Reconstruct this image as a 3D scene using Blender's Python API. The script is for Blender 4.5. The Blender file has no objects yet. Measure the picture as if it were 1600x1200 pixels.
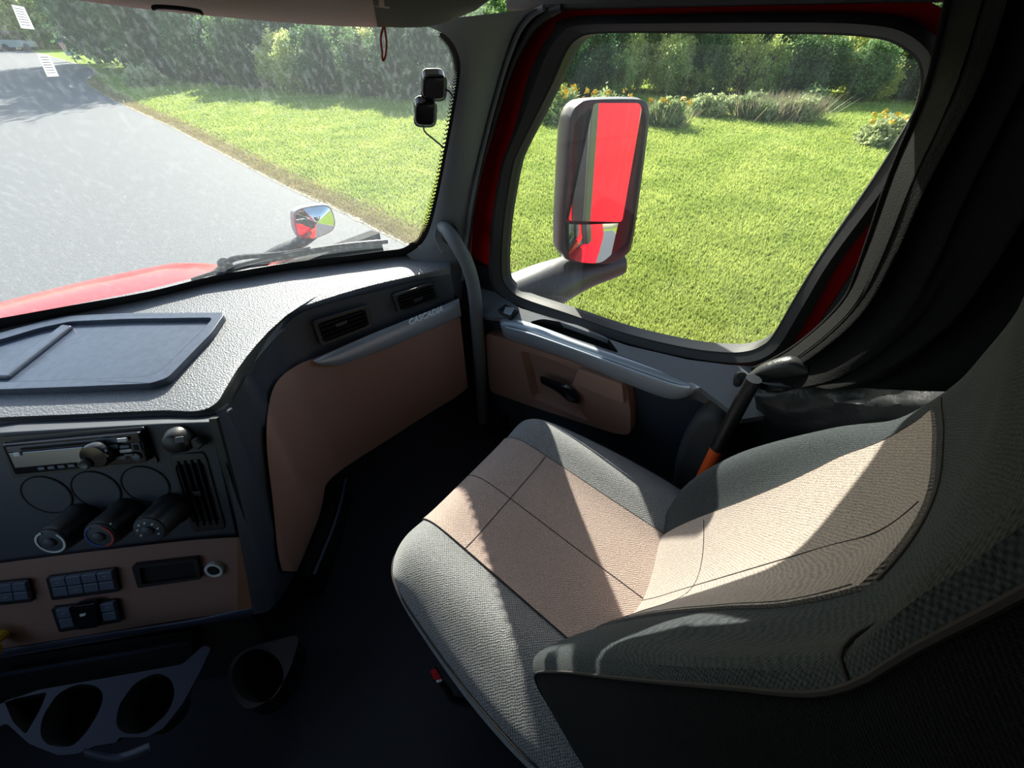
import bpy, bmesh, math, random
import numpy as np
from mathutils import Vector, Matrix, noise
from mathutils.geometry import tessellate_polygon

random.seed(7); rng = np.random.default_rng(7)
SC = bpy.context.scene; COL = SC.collection
PI = math.pi
# ------------------------------------------------------------------ camera, sky, sun, exposure
CAM_H = 2.4            # lens height above the road, metres
K = 0.72               # metres per unit of the cab drawing (cab drawn in units from the lens)
PITCH, YAW, F = math.radians(43), math.radians(52), 600.0
cam_d = bpy.data.cameras.new('camera'); cam = bpy.data.objects.new('camera', cam_d); COL.objects.link(cam)
cam.location = (0, 0, CAM_H); cam.rotation_euler = (PI/2 - PITCH, 0, -YAW)
cam_d.sensor_width = 36; cam_d.lens = 36*F/1600; cam_d.clip_start = .02; cam_d.clip_end = 600
SC.camera = cam
SUN = Vector((1, 1.2, .85)).normalized()
world = bpy.data.worlds.new('sky'); SC.world = world; world.use_nodes = True
wn = world.node_tree; bg = wn.nodes['Background']
sky = wn.nodes.new('ShaderNodeTexSky'); sky.sky_type = 'NISHITA'; sky.sun_disc = False
sky.sun_elevation = math.asin(SUN.z); sky.sun_rotation = math.atan2(SUN.x, SUN.y)
sky.air_density = 1.2; sky.dust_density = 1.5
wn.links.new(sky.outputs[0], bg.inputs[0]); bg.inputs[1].default_value = .235
sun_d = bpy.data.lights.new('sun', 'SUN'); sun_d.energy = 10.5; sun_d.angle = .009; sun_d.color = (1, .93, .82)
sun = bpy.data.objects.new('sun', sun_d); COL.objects.link(sun); sun.location = (20, 30, 20)
sun.rotation_euler = SUN.to_track_quat('Z', 'Y').to_euler()
SC.view_settings.view_transform = 'Standard'; SC.view_settings.look = 'None'
SC.view_settings.exposure = 0.30; SC.view_settings.gamma = 1; SC.view_settings.use_curve_mapping = False

# ------------------------------------------------------------------ sight lines -> points on real planes of the cab
cp, sp, cy, sy = math.cos(PITCH), math.sin(PITCH), math.cos(YAW), math.sin(YAW)
def ray(px, py):
    u = (px-800)/F; v = (600-py)/F
    h = cp + v*sp
    return Vector((h*sy+u*cy, h*cy-u*sy, -sp+v*cp))
def on(p, p0, n):
    d = ray(*p); return d*(p0.dot(n)/d.dot(n))
def onX(p, x): d = ray(*p); return d*(x/d.x)
def onY(p, y): d = ray(*p); return d*(y/d.y)
def onZ(p, z): d = ray(*p); return d*(z/d.z)
def gnd(px, py): d = ray(px, py); return d*(-CAM_H/d.z) + Vector((0, 0, CAM_H))
def W(p): return Vector((K*p[0], K*p[1], CAM_H + K*p[2]))
class Strip:           # ruled surface between two polylines, carried on a little past its rims
    def __init__(s, top, bot):
        T = [Vector(a) for a in top]; B = [Vector(a) for a in bot]
        T = [T[0]*1.5-T[1]*.5]+T+[T[-1]*1.5-T[-2]*.5]; B = [B[0]*1.5-B[1]*.5]+B+[B[-1]*1.5-B[-2]*.5]
        T, B = [t+(t-b)*.6 for t, b in zip(T, B)], [b+(b-t)*.6 for t, b in zip(T, B)]
        s.tr = []
        for i in range(len(T)-1): s.tr += [(T[i], T[i+1], B[i]), (T[i+1], B[i+1], B[i])]
    def __call__(s, p):
        d = ray(*p); best = None
        for a, b, c in s.tr:
            nn = (b-a).cross(c-a); den = d.dot(nn)
            if abs(den) < 1e-9: continue
            t = a.dot(nn)/den
            if t <= 0: continue
            q = d*t; e1, e2, w = b-a, c-a, q-a
            d11, d12, d22, w1, w2 = e1.dot(e1), e1.dot(e2), e2.dot(e2), w.dot(e1), w.dot(e2); D = d11*d22-d12*d12
            u = (d22*w1-d12*w2)/D; v = (d11*w2-d12*w1)/D
            miss = max(0, -u, -v, u+v-1)
            key = (0 if miss < 1e-4 else miss*50)+t*.01
            if best is None or key < best[0]: best = (key, q)
        return best[1]

# ------------------------------------------------------------------ materials
MATS = {}
def nodes_of(m): return m.node_tree.nodes, m.node_tree.links
def mat(name, col, rough=.6, metal=0, bump=0, scale=60, var=0, spec=.5, coat=0, kind='noise', detail=4, sheen=0, trans=0, emit=None, dist=.002):
    m = bpy.data.materials.new(name); m.use_nodes = True; N, L = nodes_of(m)
    b = N['Principled BSDF']; b.inputs['Base Color'].default_value = (*col, 1); b.inputs['Roughness'].default_value = rough
    b.inputs['Metallic'].default_value = metal; b.inputs['Specular IOR Level'].default_value = spec
    b.inputs['Coat Weight'].default_value = coat; b.inputs['Sheen Weight'].default_value = sheen
    tc = N.new('ShaderNodeTexCoord')
    if kind == 'voronoi':
        t = N.new('ShaderNodeTexVoronoi'); t.inputs['Scale'].default_value = scale; out = t.outputs['Distance']
    else:
        t = N.new('ShaderNodeTexNoise'); t.inputs['Scale'].default_value = scale; t.inputs['Detail'].default_value = detail; out = t.outputs['Fac']
    L.new(tc.outputs['Object'], t.inputs['Vector'])
    if var:
        r = N.new('ShaderNodeMapRange'); r.inputs['From Min'].default_value = .3; r.inputs['From Max'].default_value = .7
        r.inputs['To Min'].default_value = 1-var; r.inputs['To Max'].default_value = 1+var
        mx = N.new('ShaderNodeMixRGB'); mx.blend_type = 'MULTIPLY'; mx.inputs[0].default_value = 1; mx.inputs[1].default_value = (*col, 1)
        L.new(out, r.inputs['Value']); L.new(r.outputs[0], mx.inputs[2]); L.new(mx.outputs[0], b.inputs['Base Color'])
    if bump:
        bp = N.new('ShaderNodeBump'); bp.inputs['Strength'].default_value = bump; bp.inputs['Distance'].default_value = dist
        L.new(out, bp.inputs['Height']); L.new(bp.outputs[0], b.inputs['Normal'])
    if emit: b.inputs['Emission Color'].default_value = (*emit, 1); b.inputs['Emission Strength'].default_value = 1
    MATS[name] = m; return m
def weave(name, c1, c2, cell=.0035, ax=(0, 1), sheen=.3):
    """woven upholstery: over-and-under threads along two axes, with yarn slubs"""
    m = mat(name, c1, .95, spec=.15, sheen=sheen); N, L = nodes_of(m); b = N['Principled BSDF']
    tc = N['Texture Coordinate']; sep = N.new('ShaderNodeSeparateXYZ'); L.new(tc.outputs['Object'], sep.inputs[0])
    def M(op, a, bb=None):
        n = N.new('ShaderNodeMath'); n.operation = op
        for i, v in enumerate((a, bb)):
            if v is None: continue
            if isinstance(v, (int, float)): n.inputs[i].default_value = v
            else: L.new(v, n.inputs[i])
        return n.outputs[0]
    k = 2*PI/cell
    no = N.new('ShaderNodeTexNoise'); no.inputs['Scale'].default_value = 90; L.new(tc.outputs['Object'], no.inputs['Vector'])
    jit = M('MULTIPLY', no.outputs['Fac'], 5.0)
    a0 = sep.outputs[ax[0]] if ax != (0, 2) else M('ADD', sep.outputs[0], sep.outputs[1])
    s1 = M('SINE', M('ADD', M('MULTIPLY', a0, k), jit)); s2 = M('SINE', M('ADD', M('MULTIPLY', sep.outputs[ax[1]], k), jit))
    w = M('MULTIPLY', s1, s2)
    n2 = N.new('ShaderNodeTexNoise'); n2.inputs['Scale'].default_value = 700; n2.inputs['Detail'].default_value = 2; L.new(tc.outputs['Object'], n2.inputs['Vector'])
    h = M('ADD', M('MULTIPLY', w, .35), M('MULTIPLY', M('SUBTRACT', n2.outputs['Fac'], .5), 1.6))
    f = M('ADD', h, .5); cl = N.new('ShaderNodeClamp'); L.new(f, cl.inputs[0])
    mx = N.new('ShaderNodeMixRGB'); mx.inputs[1].default_value = (*c1, 1); mx.inputs[2].default_value = (*c2, 1)
    L.new(cl.outputs[0], mx.inputs[0]); L.new(mx.outputs[0], b.inputs['Base Color'])
    bp = N.new('ShaderNodeBump'); bp.inputs['Strength'].default_value = .35 if ax == (0, 2) else .7; bp.inputs['Distance'].default_value = .0015
    L.new(h, bp.inputs['Height']); L.new(bp.outputs[0], b.inputs['Normal'])
    return m
M_dash = mat('dash_grain', (.14, .145, .165), .50, bump=.5, scale=330, kind='voronoi', spec=1.0)
M_fascia = mat('slate_plastic', (.045, .052, .068), .5, bump=.25, scale=900)
M_lip = mat('dash_edge', (.05, .05, .05), .6, bump=.3, scale=500)
M_black = mat('black_plastic', (.012, .012, .014), .4, bump=.15, scale=700)
M_gloss = mat('gloss_black', (.01, .01, .013), .12, spec=.6)
M_void = mat('dark_cavity', (.004, .004, .005), .9)
M_tan = mat('tan_vinyl', (.33, .185, .14), .55, bump=.25, scale=1200, var=.04)
M_tanor = mat('tan_vinyl_edge', (.27, .11, .05), .5, bump=.2, scale=900)
M_silver = mat('brushed_silver', (.36, .41, .48), .35, metal=.3, bump=.15, scale=500)
M_chrome = mat('chrome', (.8, .8, .82), .12, metal=1)
M_pillar = mat('pillar_trim', (.15, .165, .19), .6, bump=.3, scale=800)
M_pillar_dk = mat('dark_trim', (.035, .036, .04), .65, bump=.2, scale=800)
M_rubber = mat('rubber_seal', (.012, .012, .013), .55)
M_tray = mat('tray_plastic', (.065, .08, .12), .28, bump=.06, scale=90, var=.15)  # bluish base colour carries the sky reflected in the tray
M_red = mat('red_paint', (.55, .008, .015), .3, coat=.25, spec=.3)
M_redside = mat('red_paint_side', (.50, .006, .022), .55, coat=.0, spec=.06)
M_mirror = mat('mirror_glass', (.86, .88, .88), .01, metal=1)
M_housing = mat('mirror_housing', (.05, .053, .06), .38, bump=.1, scale=300)
M_floor = mat('floor_mat', (.010, .011, .019), .8, bump=.5, scale=300)
M_tub = mat('cup_holder_plastic', (.035, .042, .07), .45)
M_visor = mat('visor_fabric', (.72, .58, .55), .9, bump=.3, scale=900, var=.06)
M_head = mat('headliner', (.2, .2, .185), .9, bump=.3, scale=700)
M_white = mat('white_paint_mark', (.75, .78, .8), .5)
M_redmark = mat('red_mark', (.5, .05, .04), .5)
M_bluemark = mat('blue_mark', (.03, .08, .35), .5)
M_btn = mat('button_grey', (.10, .13, .18), .4)
M_yellow = mat('yellow_plastic', (.75, .55, .02), .4)
M_orange = mat('orange_plastic', (.75, .10, .015), .45)
M_whitepl = mat('white_plastic', (.8, .8, .8), .4)
M_redpl = mat('red_button', (.6, .02, .03), .35)
M_vinyl = mat('black_vinyl', (.03, .031, .034), .36, bump=.3, scale=160, dist=.003)
M_curtain = mat('curtain_cloth', (.004, .004, .0045), .85, spec=.15, bump=.5, scale=500)
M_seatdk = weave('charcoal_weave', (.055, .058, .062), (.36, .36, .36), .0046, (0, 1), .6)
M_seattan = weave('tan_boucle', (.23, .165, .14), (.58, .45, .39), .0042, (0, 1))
M_backdk = weave('charcoal_weave_shaded_back', (.010, .014, .016), (.058, .066, .071), .0036, (0, 2), .04)  # the cushion's charcoal cloth, darkened to carry the shade on the backrest
M_backtan = weave('tan_boucle_shaded_back', (.125, .105, .10), (.54, .44, .37), .0042, (0, 2))  # the cushion's tan cloth, dark threads deepened and greyed for backrest shade
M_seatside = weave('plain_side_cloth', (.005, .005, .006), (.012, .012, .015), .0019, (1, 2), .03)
M_thread = mat('seam_thread', (.03, .025, .025), .9)

def glass(name, dust, streak):
    m = bpy.data.materials.new(name); m.use_nodes = True; N, L = nodes_of(m); N.remove(N['Principled BSDF'])
    out = N['Material Output']; tr = N.new('ShaderNodeBsdfTransparent'); tr.inputs[0].default_value = (.95, .98, .97, 1)
    gl = N.new('ShaderNodeBsdfGlossy'); gl.inputs['Roughness'].default_value = .02
    fw = N.new('ShaderNodeLayerWeight'); pw = N.new('ShaderNodeMath'); pw.operation = 'POWER'; pw.inputs[1].default_value = 5; L.new(fw.outputs['Facing'], pw.inputs[0])
    fr = N.new('ShaderNodeMath'); fr.operation = 'MULTIPLY_ADD'; fr.inputs[1].default_value = .6; fr.inputs[2].default_value = .015; L.new(pw.outputs[0], fr.inputs[0])
    m1 = N.new('ShaderNodeMixShader'); L.new(fr.outputs[0], m1.inputs[0]); L.new(tr.outputs[0], m1.inputs[1]); L.new(gl.outputs[0], m1.inputs[2])
    di = N.new('ShaderNodeBsdfTranslucent'); di.inputs[0].default_value = (.75, .85, .95, 1)
    m2 = N.new('ShaderNodeMixShader'); L.new(m1.outputs[0], m2.inputs[1]); L.new(di.outputs[0], m2.inputs[2])
    tc = N.new('ShaderNodeTexCoord'); mp = N.new('ShaderNodeMapping'); mp.inputs['Scale'].default_value = (26, 26, 1.6)
    L.new(tc.outputs['Object'], mp.inputs[0])
    n1 = N.new('ShaderNodeTexNoise'); n1.inputs['Scale'].default_value = 6; n1.inputs['Detail'].default_value = 6; L.new(mp.outputs[0], n1.inputs['Vector'])
    n2 = N.new('ShaderNodeTexNoise'); n2.inputs['Scale'].default_value = 160; n2.inputs['Detail'].default_value = 3; L.new(tc.outputs['Object'], n2.inputs['Vector'])
    r1 = N.new('ShaderNodeMapRange'); r1.inputs['From Min'].default_value = .5; r1.inputs['From Max'].default_value = .8; r1.inputs['To Min'].default_value = dust; r1.inputs['To Max'].default_value = dust+streak
    L.new(n1.outputs['Fac'], r1.inputs['Value'])
    r2 = N.new('ShaderNodeMapRange'); r2.inputs['From Min'].default_value = .70; r2.inputs['From Max'].default_value = .76; r2.inputs['To Min'].default_value = 0; r2.inputs['To Max'].default_value = streak*2.2
    L.new(n2.outputs['Fac'], r2.inputs['Value'])
    ad = N.new('ShaderNodeMath'); ad.operation = 'ADD'; L.new(r1.outputs[0], ad.inputs[0]); L.new(r2.outputs[0], ad.inputs[1])
    L.new(ad.outputs[0], m2.inputs[0]); L.new(m2.outputs[0], out.inputs['Surface'])
    return m
M_ws = glass('dusty_windshield_glass', .016, .022); M_wg = glass('door_window_glass', .004, .006)

def leafmat(name, c1, c2, scale=.35, tr=.35):
    m = bpy.data.materials.new(name); m.use_nodes = True; N, L = nodes_of(m); b = N['Principled BSDF']; out = N['Material Output']
    geo = N.new('ShaderNodeNewGeometry'); no = N.new('ShaderNodeTexNoise'); no.inputs['Scale'].default_value = scale; no.inputs['Detail'].default_value = 8
    L.new(geo.outputs['Position'], no.inputs['Vector'])
    oi = N.new('ShaderNodeObjectInfo'); ad = N.new('ShaderNodeMath'); ad.operation = 'MULTIPLY_ADD'; ad.inputs[1].default_value = .45; 
    L.new(oi.outputs['Random'], ad.inputs[0]); L.new(no.outputs['Fac'], ad.inputs[2])
    r = N.new('ShaderNodeMapRange'); r.inputs['From Min'].default_value = .42; r.inputs['From Max'].default_value = .98; L.new(ad.outputs[0], r.inputs['Value'])
    mx = N.new('ShaderNodeMixRGB'); mx.inputs[1].default_value = (*c1, 1); mx.inputs[2].default_value = (*c2, 1); L.new(r.outputs[0], mx.inputs[0])
    L.new(mx.outputs[0], b.inputs['Base Color']); b.inputs['Roughness'].default_value = .6; b.inputs['Specular IOR Level'].default_value = .3
    t = N.new('ShaderNodeBsdfTranslucent'); L.new(mx.outputs[0], t.inputs[0])
    ms = N.new('ShaderNodeMixShader'); ms.inputs[0].default_value = tr; L.new(b.outputs[0], ms.inputs[1]); L.new(t.outputs[0], ms.inputs[2]); L.new(ms.outputs[0], out.inputs['Surface'])
    return m
M_leaf = leafmat('tree_leaves', (.20, .34, .09), (.92, .90, .38), tr=.65)
M_leafd = leafmat('dark_tree_leaves', (.05, .125, .06), (.19, .30, .11), tr=.5)
M_shrub = leafmat('shrub_leaves', (.18, .28, .10), (.50, .55, .28), 1.2, .45)
M_plume = leafmat('feathery_grass', (.25, .24, .13), (.45, .38, .26), 1.5)
M_petal = mat('yellow_petals', (.85, .55, .02), .6)
M_bark = mat('bark', (.09, .07, .05), .9, bump=.8, scale=12)
M_blade = leafmat('grass_blades', (.21, .31, .055), (.52, .58, .17), .9, .45)
M_dry = leafmat('dry_grass', (.34, .27, .13), (.50, .43, .22), 2.0, .4)
# lawn soil/grass base
M_lawn = bpy.data.materials.new('lawn_turf'); M_lawn.use_nodes = True
def _lawn():
    N, L = nodes_of(M_lawn); b = N['Principled BSDF']; b.inputs['Roughness'].default_value = .9; b.inputs['Specular IOR Level'].default_value = .1
    tc = N.new('ShaderNodeTexCoord'); n1 = N.new('ShaderNodeTexNoise'); n1.inputs['Scale'].default_value = 14; n1.inputs['Detail'].default_value = 9; n1.inputs['Roughness'].default_value = .7
    n2 = N.new('ShaderNodeTexNoise'); n2.inputs['Scale'].default_value = .5; n2.inputs['Detail'].default_value = 3
    for n in (n1, n2): L.new(tc.outputs['Object'], n.inputs['Vector'])
    cr = N.new('ShaderNodeValToRGB'); cr.color_ramp.elements[0].position = .36; cr.color_ramp.elements[0].color = (.085, .16, .018, 1)
    cr.color_ramp.elements[1].position = .66; cr.color_ramp.elements[1].color = (.42, .50, .07, 1); L.new(n1.outputs['Fac'], cr.inputs[0])
    c2 = N.new('ShaderNodeValToRGB'); c2.color_ramp.elements[0].position = .35; c2.color_ramp.elements[0].color = (.75, 1, .7, 1)
    c2.color_ramp.elements[1].position = .7; c2.color_ramp.elements[1].color = (1.15, 1.02, .9, 1); L.new(n2.outputs['Fac'], c2.inputs[0])
    mx = N.new('ShaderNodeMixRGB'); mx.blend_type = 'MULTIPLY'; mx.inputs[0].default_value = 1; L.new(cr.outputs[0], mx.inputs[1]); L.new(c2.outputs[0], mx.inputs[2])
    L.new(mx.outputs[0], b.inputs['Base Color'])
    bp = N.new('ShaderNodeBump'); bp.inputs['Strength'].default_value = .8; bp.inputs['Distance'].default_value = .05; L.new(n1.outputs['Fac'], bp.inputs['Height']); L.new(bp.outputs[0], b.inputs['Normal'])
_lawn()
M_road = mat('asphalt', (.135, .14, .15), .8, bump=.6, scale=55, var=.28, detail=10, dist=.01)
M_verge = mat('gravel_verge', (.42, .36, .26), .95, bump=.9, scale=22, var=.5, detail=9, dist=.02)
M_house = mat('pale_siding', (.45, .52, .60), .8)
M_roofsh = mat('roof_shingle', (.16, .17, .20), .9)
M_paper = leafmat('white_paper', (.85, .87, .88), (.9, .92, .92), 1, .75)
M_print = leafmat('grey_print', (.5, .55, .6), (.5, .55, .6), 1, .7)
M_redcord = mat('red_cord', (.45, .05, .05), .6)
M_banner1 = mat('banner_blue', (.20, .16, .45), .7); M_banner2 = mat('banner_pink', (.75, .4, .5), .7)
M_carbody = mat('vehicle_grey', (.35, .38, .38), .35, coat=.3); M_carroof = mat('vehicle_roof', (.16, .08, .08), .5)
M_belt = mat('dark_webbing', (.02, .02, .02), .7)

# ------------------------------------------------------------------ object helpers
def link(o, parent=None):
    COL.objects.link(o)
    if parent is not None: o.parent = parent
    return o
def base_of(o):
    v = Vector((0, 0, 0))
    while o is not None: v += o.location; o = o.parent
    return v
def tag(o, label=None, cat=None, group=None, kind=None):
    if label: o['label'] = label
    if cat: o['category'] = cat
    if group: o['group'] = group
    if kind: o['kind'] = kind
    return o
def thing(name, at, label, cat, group=None, raw=True):
    o = bpy.data.objects.new(name, None); o.empty_display_size = .05; COL.objects.link(o)
    o.location = W(at) if raw else at
    return tag(o, label, cat, group)
def struct(name, at=(0, 0, 0), label=None):
    o = bpy.data.objects.new(name, None); COL.objects.link(o); o.location = W(at); o['kind'] = 'structure'
    if label: o['label'] = label
    return o
def mesh(name, vs, fs, m, parent=None, smooth=True, bevel=0, seg=2, raw=True, at=None, sub=0, thick=0, fixn=True):
    if at is None and parent is None and raw:
        c = sum((Vector(v) for v in vs), Vector())/len(vs); lo = W((c.x, c.y, min(v[2] for v in vs)))
    elif at is None and parent is None: lo = Vector((0, 0, 0))
    else: lo = Vector(at) if at is not None else Vector((0, 0, 0))
    org = base_of(parent) + lo
    P = [(W(v) if raw else Vector(v)) - org for v in vs]
    me = bpy.data.meshes.new(name); me.from_pydata([tuple(p) for p in P], [], fs)
    if fixn:
        bm = bmesh.new(); bm.from_mesh(me); bmesh.ops.remove_doubles(bm, verts=bm.verts, dist=1e-5)
        bmesh.ops.recalc_face_normals(bm, faces=bm.faces); bm.to_mesh(me); bm.free()
    me.materials.append(m)
    if smooth: me.shade_smooth()
    o = bpy.data.objects.new(name, me); link(o, parent); o.location = lo
    if thick:
        s = o.modifiers.new('s', 'SOLIDIFY'); s.thickness = thick*K; s.offset = 0
    if bevel:
        b = o.modifiers.new('b', 'BEVEL'); b.width = bevel*K; b.segments = seg; b.limit_method = 'ANGLE'; b.angle_limit = .6; b.harden_normals = False
    if sub:
        s = o.modifiers.new('u', 'SUBSURF'); s.levels = s.render_levels = sub
    if smooth and not sub:
        try: me.set_sharp_from_angle(angle=math.radians(42))
        except Exception: pass
    return o
def cr(pts, n, closed=False):
    """Catmull-Rom through points, n samples in all"""
    P = [Vector(p) for p in pts]; m = len(P); out = []
    segs = m if closed else m-1
    for j in range(n):
        t = j/(n if closed else n-1)*segs; i = min(int(t), segs-1); f = t-i
        g = (lambda k: P[k % m]) if closed else (lambda k: P[max(0, min(m-1, k))])
        a, b, c, d = g(i-1), g(i), g(i+1), g(i+2)
        out.append(.5*((2*b)+(c-a)*f+(2*a-5*b+4*c-d)*f*f+(3*b-a-3*c+d)*f**3))
    return out
def gridfaces(nr, nc, off=0, wrap=False):
    f = []
    for i in range(nr-1):
        for j in range(nc if wrap else nc-1):
            a = off+i*nc+j; b = off+i*nc+(j+1) % nc; f.append((a, b, b+nc, a+nc))
    return f
def rows(name, R, m, parent=None, wrap=False, caps=False, **kw):
    nr, nc = len(R), len(R[0]); vs = [v for r in R for v in r]; fs = gridfaces(nr, nc, 0, wrap)
    if caps: fs.append(tuple(range(nc))); fs.append(tuple((nr-1)*nc+j for j in reversed(range(nc))))
    return mesh(name, vs, fs, m, parent, **kw)
def shell(name, R, back, m, parent=None, **kw):
    """grid R (front) with a second grid moved by back (vector or function) closed all round"""
    nr, nc = len(R), len(R[0]); vs = [Vector(v) for r in R for v in r]
    bk = [v + (back(v) if callable(back) else Vector(back)) for v in vs]; n = len(vs)
    fs = gridfaces(nr, nc) + [tuple(reversed(f)) for f in gridfaces(nr, nc, n)]
    ring = [j for j in range(nc)]+[i*nc+nc-1 for i in range(1, nr)]+[(nr-1)*nc+j for j in range(nc-2, -1, -1)]+[i*nc for i in range(nr-2, 0, -1)]
    for k in range(len(ring)):
        a, b = ring[k], ring[(k+1) % len(ring)]; fs.append((b, a, a+n, b+n))
    return mesh(name, vs+bk, fs, m, parent, **kw)
def lerp(a, b, t): return Vector(a)*(1-t)+Vector(b)*t
def v2(p): return Vector((p[0], p[1], 0))
def patch(name, A, B, surf, m, parent=None, n=24, k=6, off=.0, th=.012, bulge=0, smoothc=True, **kw):
    """panel on a real surface between two edge lines; off = how proud, bulge = crown"""
    if smoothc: a = cr([v2(p) for p in A], n); b = cr([v2(p) for p in B], n)
    else:
        f = lambda P: [lerp(v2(P[min(int(i/(n-1)*(len(P)-1)), len(P)-2)]), v2(P[min(int(i/(n-1)*(len(P)-1)), len(P)-2)+1]), i/(n-1)*(len(P)-1)-min(int(i/(n-1)*(len(P)-1)), len(P)-2)) for i in range(n)]
        a, b = f(A), f(B)
    R = []
    for j in range(k):
        t = j/(k-1); r = []
        for i in range(n):
            p = a[i].lerp(b[i], t); q = surf((p.x, p.y)); d = ray(p.x, p.y).normalized()
            r.append(q - d*(off+bulge*math.sin(PI*t)**.6))
        R.append(r)
    return shell(name, R, lambda v: v.normalized()*th, m, parent, **kw)
def rnd(poly, r=8, s=4):
    """round the corners of a 2-D outline"""
    out = []; n = len(poly)
    for i in range(n):
        p, a, b = v2(poly[i]), v2(poly[i-1]), v2(poly[(i+1) % n])
        da, db = a-p, b-p; ra = min(r, da.length*.45); rb = min(r, db.length*.45)
        A = p+da.normalized()*ra; B = p+db.normalized()*rb
        for k in range(s+1):
            t = k/s; q = A*(1-t)**2+p*2*t*(1-t)+B*t*t; out.append((q.x, q.y))
    return out
class Plane:
    def __init__(s, p0, n, h=None):
        s.p = Vector(p0); s.n = Vector(n).normalized()
        if s.n.dot(s.p) > 0: s.n = -s.n                        # towards the lens
        s.h = Vector(h).normalized() if h is not None else s.n.cross(Vector((0, 0, 1))).normalized()
        s.d = s.n.cross(s.h).normalized()
        if s.d.z > 0: s.d = -s.d
    def __call__(s, q, o=0): return on(q, s.p+s.n*o, s.n)
    def loc(s, q, o=0): r = s(q, o)-s.p; return r.dot(s.h), r.dot(s.d)
    def at(s, h, d, o=0): return s.p+s.h*h+s.d*d+s.n*o
def slab(name, poly, pl, o0, o1, m, parent=None, bevel=.002, **kw):
    a = [pl(q, o1) for q in poly]; b = [p+pl.n*(o0-o1) for p in a]; n = len(a)
    fs = [tuple(range(n)), tuple(reversed(range(n, 2*n)))]+[(i, (i+1) % n, (i+1) % n+n, i+n) for i in range(n)]
    return mesh(name, a+b, fs, m, parent, bevel=bevel, smooth=kw.pop('smooth', False), **kw)
def poly3(name, pts, back, m, parent=None, **kw):
    a = [Vector(p) for p in pts]; b = [p+Vector(back) for p in a]; n = len(a)
    fs = [tuple(range(n)), tuple(reversed(range(n, 2*n)))]+[(i, (i+1) % n, (i+1) % n+n, i+n) for i in range(n)]
    return mesh(name, a+b, fs, m, parent, smooth=kw.pop('smooth', False), **kw)
def ring3(name, O, I, back, m, parent=None, **kw):
    """flat ring between two loops of equal count, extruded by back"""
    n = len(O); O = [Vector(p) for p in O]; I = [Vector(p) for p in I]; bk = Vector(back)
    vs = O+I+[p+bk for p in O]+[p+bk for p in I]; fs = []
    for i in range(n):
        j = (i+1) % n
        fs += [(i, j, n+j, n+i), (2*n+i, 3*n+i, 3*n+j, 2*n+j), (i, 2*n+i, 2*n+j, j), (n+i, n+j, 3*n+j, 3*n+i)]
    return mesh(name, vs, fs, m, parent, **kw)
def holed(name, outer, holes, pl, o0, o1, m, parent=None, depth=None, **kw):
    """plate on a plane with real openings"""
    loops = [outer]+holes; pts = [q for l in loops for q in l]; n = len(pts)
    tri = tessellate_polygon([[Vector((q[0], q[1], 0)) for q in l] for l in loops])
    a = [pl(q, o1) for q in pts]; b = [p+pl.n*(o0-o1) for p in a]
    fs = [tuple(t) for t in tri]+[tuple(n+i for i in reversed(t)) for t in tri]; k = 0
    for l in loops:
        for i in range(len(l)): a1 = k+i; a2 = k+(i+1) % len(l); fs.append((a1, a2, a2+n, a1+n))
        k += len(l)
    return mesh(name, a+b, fs, m, parent, smooth=False, **kw)
def tube(name, pts, r, m, parent=None, n=24, seg=10, flat=1, **kw):
    P = cr(pts, n) if len(pts) > 2 else [lerp(pts[0], pts[1], i/(n-1)) for i in range(n)]
    rr = r if isinstance(r, (list, tuple)) else [r, r]
    R = []; up = Vector((0, 0, 1))
    for i, p in enumerate(P):
        d = (P[min(n-1, i+1)]-P[max(0, i-1)]).normalized()
        if i == 0: s = d.cross(up if abs(d.z) < .9 else Vector((0, 1, 0))).normalized()
        else: s = (s-d*s.dot(d)).normalized()
        t = d.cross(s); f = i/(n-1)*(len(rr)-1); k = min(int(f), len(rr)-2); q = rr[k]*(1-f+k)+rr[k+1]*(f-k)
        R.append([p+s*math.cos(a)*q+t*math.sin(a)*q*flat for a in [2*PI*j/seg for j in range(seg)]])
    return rows(name, R, m, parent, wrap=True, caps=True, **kw)
def disc(name, c, ax, prof, m, parent=None, seg=28, arc=(0, 2*PI), ref=None, **kw):
    """turned shape: prof = [(radius, height along ax)]"""
    ax = Vector(ax).normalized(); s = (ref if ref is not None else ax.cross(Vector((0, 0, 1)) if abs(ax.z) < .9 else Vector((1, 0, 0)))).normalized(); t = ax.cross(s)
    full = abs(arc[1]-arc[0]-2*PI) < 1e-6; n = seg if full else seg+1
    R = [[Vector(c)+ax*h+(s*math.cos(a)+t*math.sin(a))*r for a in [arc[0]+(arc[1]-arc[0])*j/seg for j in range(n)]] for r, h in prof]
    return rows(name, R, m, parent, wrap=full, caps=full, **kw)
def text(name, s, c, right, up, size, ext, m, parent, shear=0):
    cu = bpy.data.curves.new(name, 'FONT'); cu.body = s; cu.size = 1; cu.extrude = .5*ext/size; cu.align_x = 'CENTER'; cu.align_y = 'CENTER'; cu.shear = shear; cu.offset = .012
    t = bpy.data.objects.new('tmp', cu); COL.objects.link(t); bpy.context.view_layer.update()
    dg = bpy.context.evaluated_depsgraph_get(); me = bpy.data.meshes.new_from_object(t.evaluated_get(dg))
    right = Vector(right).normalized(); n = right.cross(Vector(up)).normalized(); up = n.cross(right)
    vs = [Vector(c)+right*v.co.x*size+up*v.co.y*size+n*v.co.z*size for v in me.vertices]
    fs = [tuple(p.vertices) for p in me.polygons]; bpy.data.objects.remove(t)
    return mesh(name, vs, fs, m, parent, smooth=False)
def quadpts(q, a, b): # bilinear in a 2-D quad TL,TR,BR,BL
    t = lerp(v2(q[0]), v2(q[1]), a); s = lerp(v2(q[3]), v2(q[2]), a); r = t.lerp(s, b); return (r.x, r.y)
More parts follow.
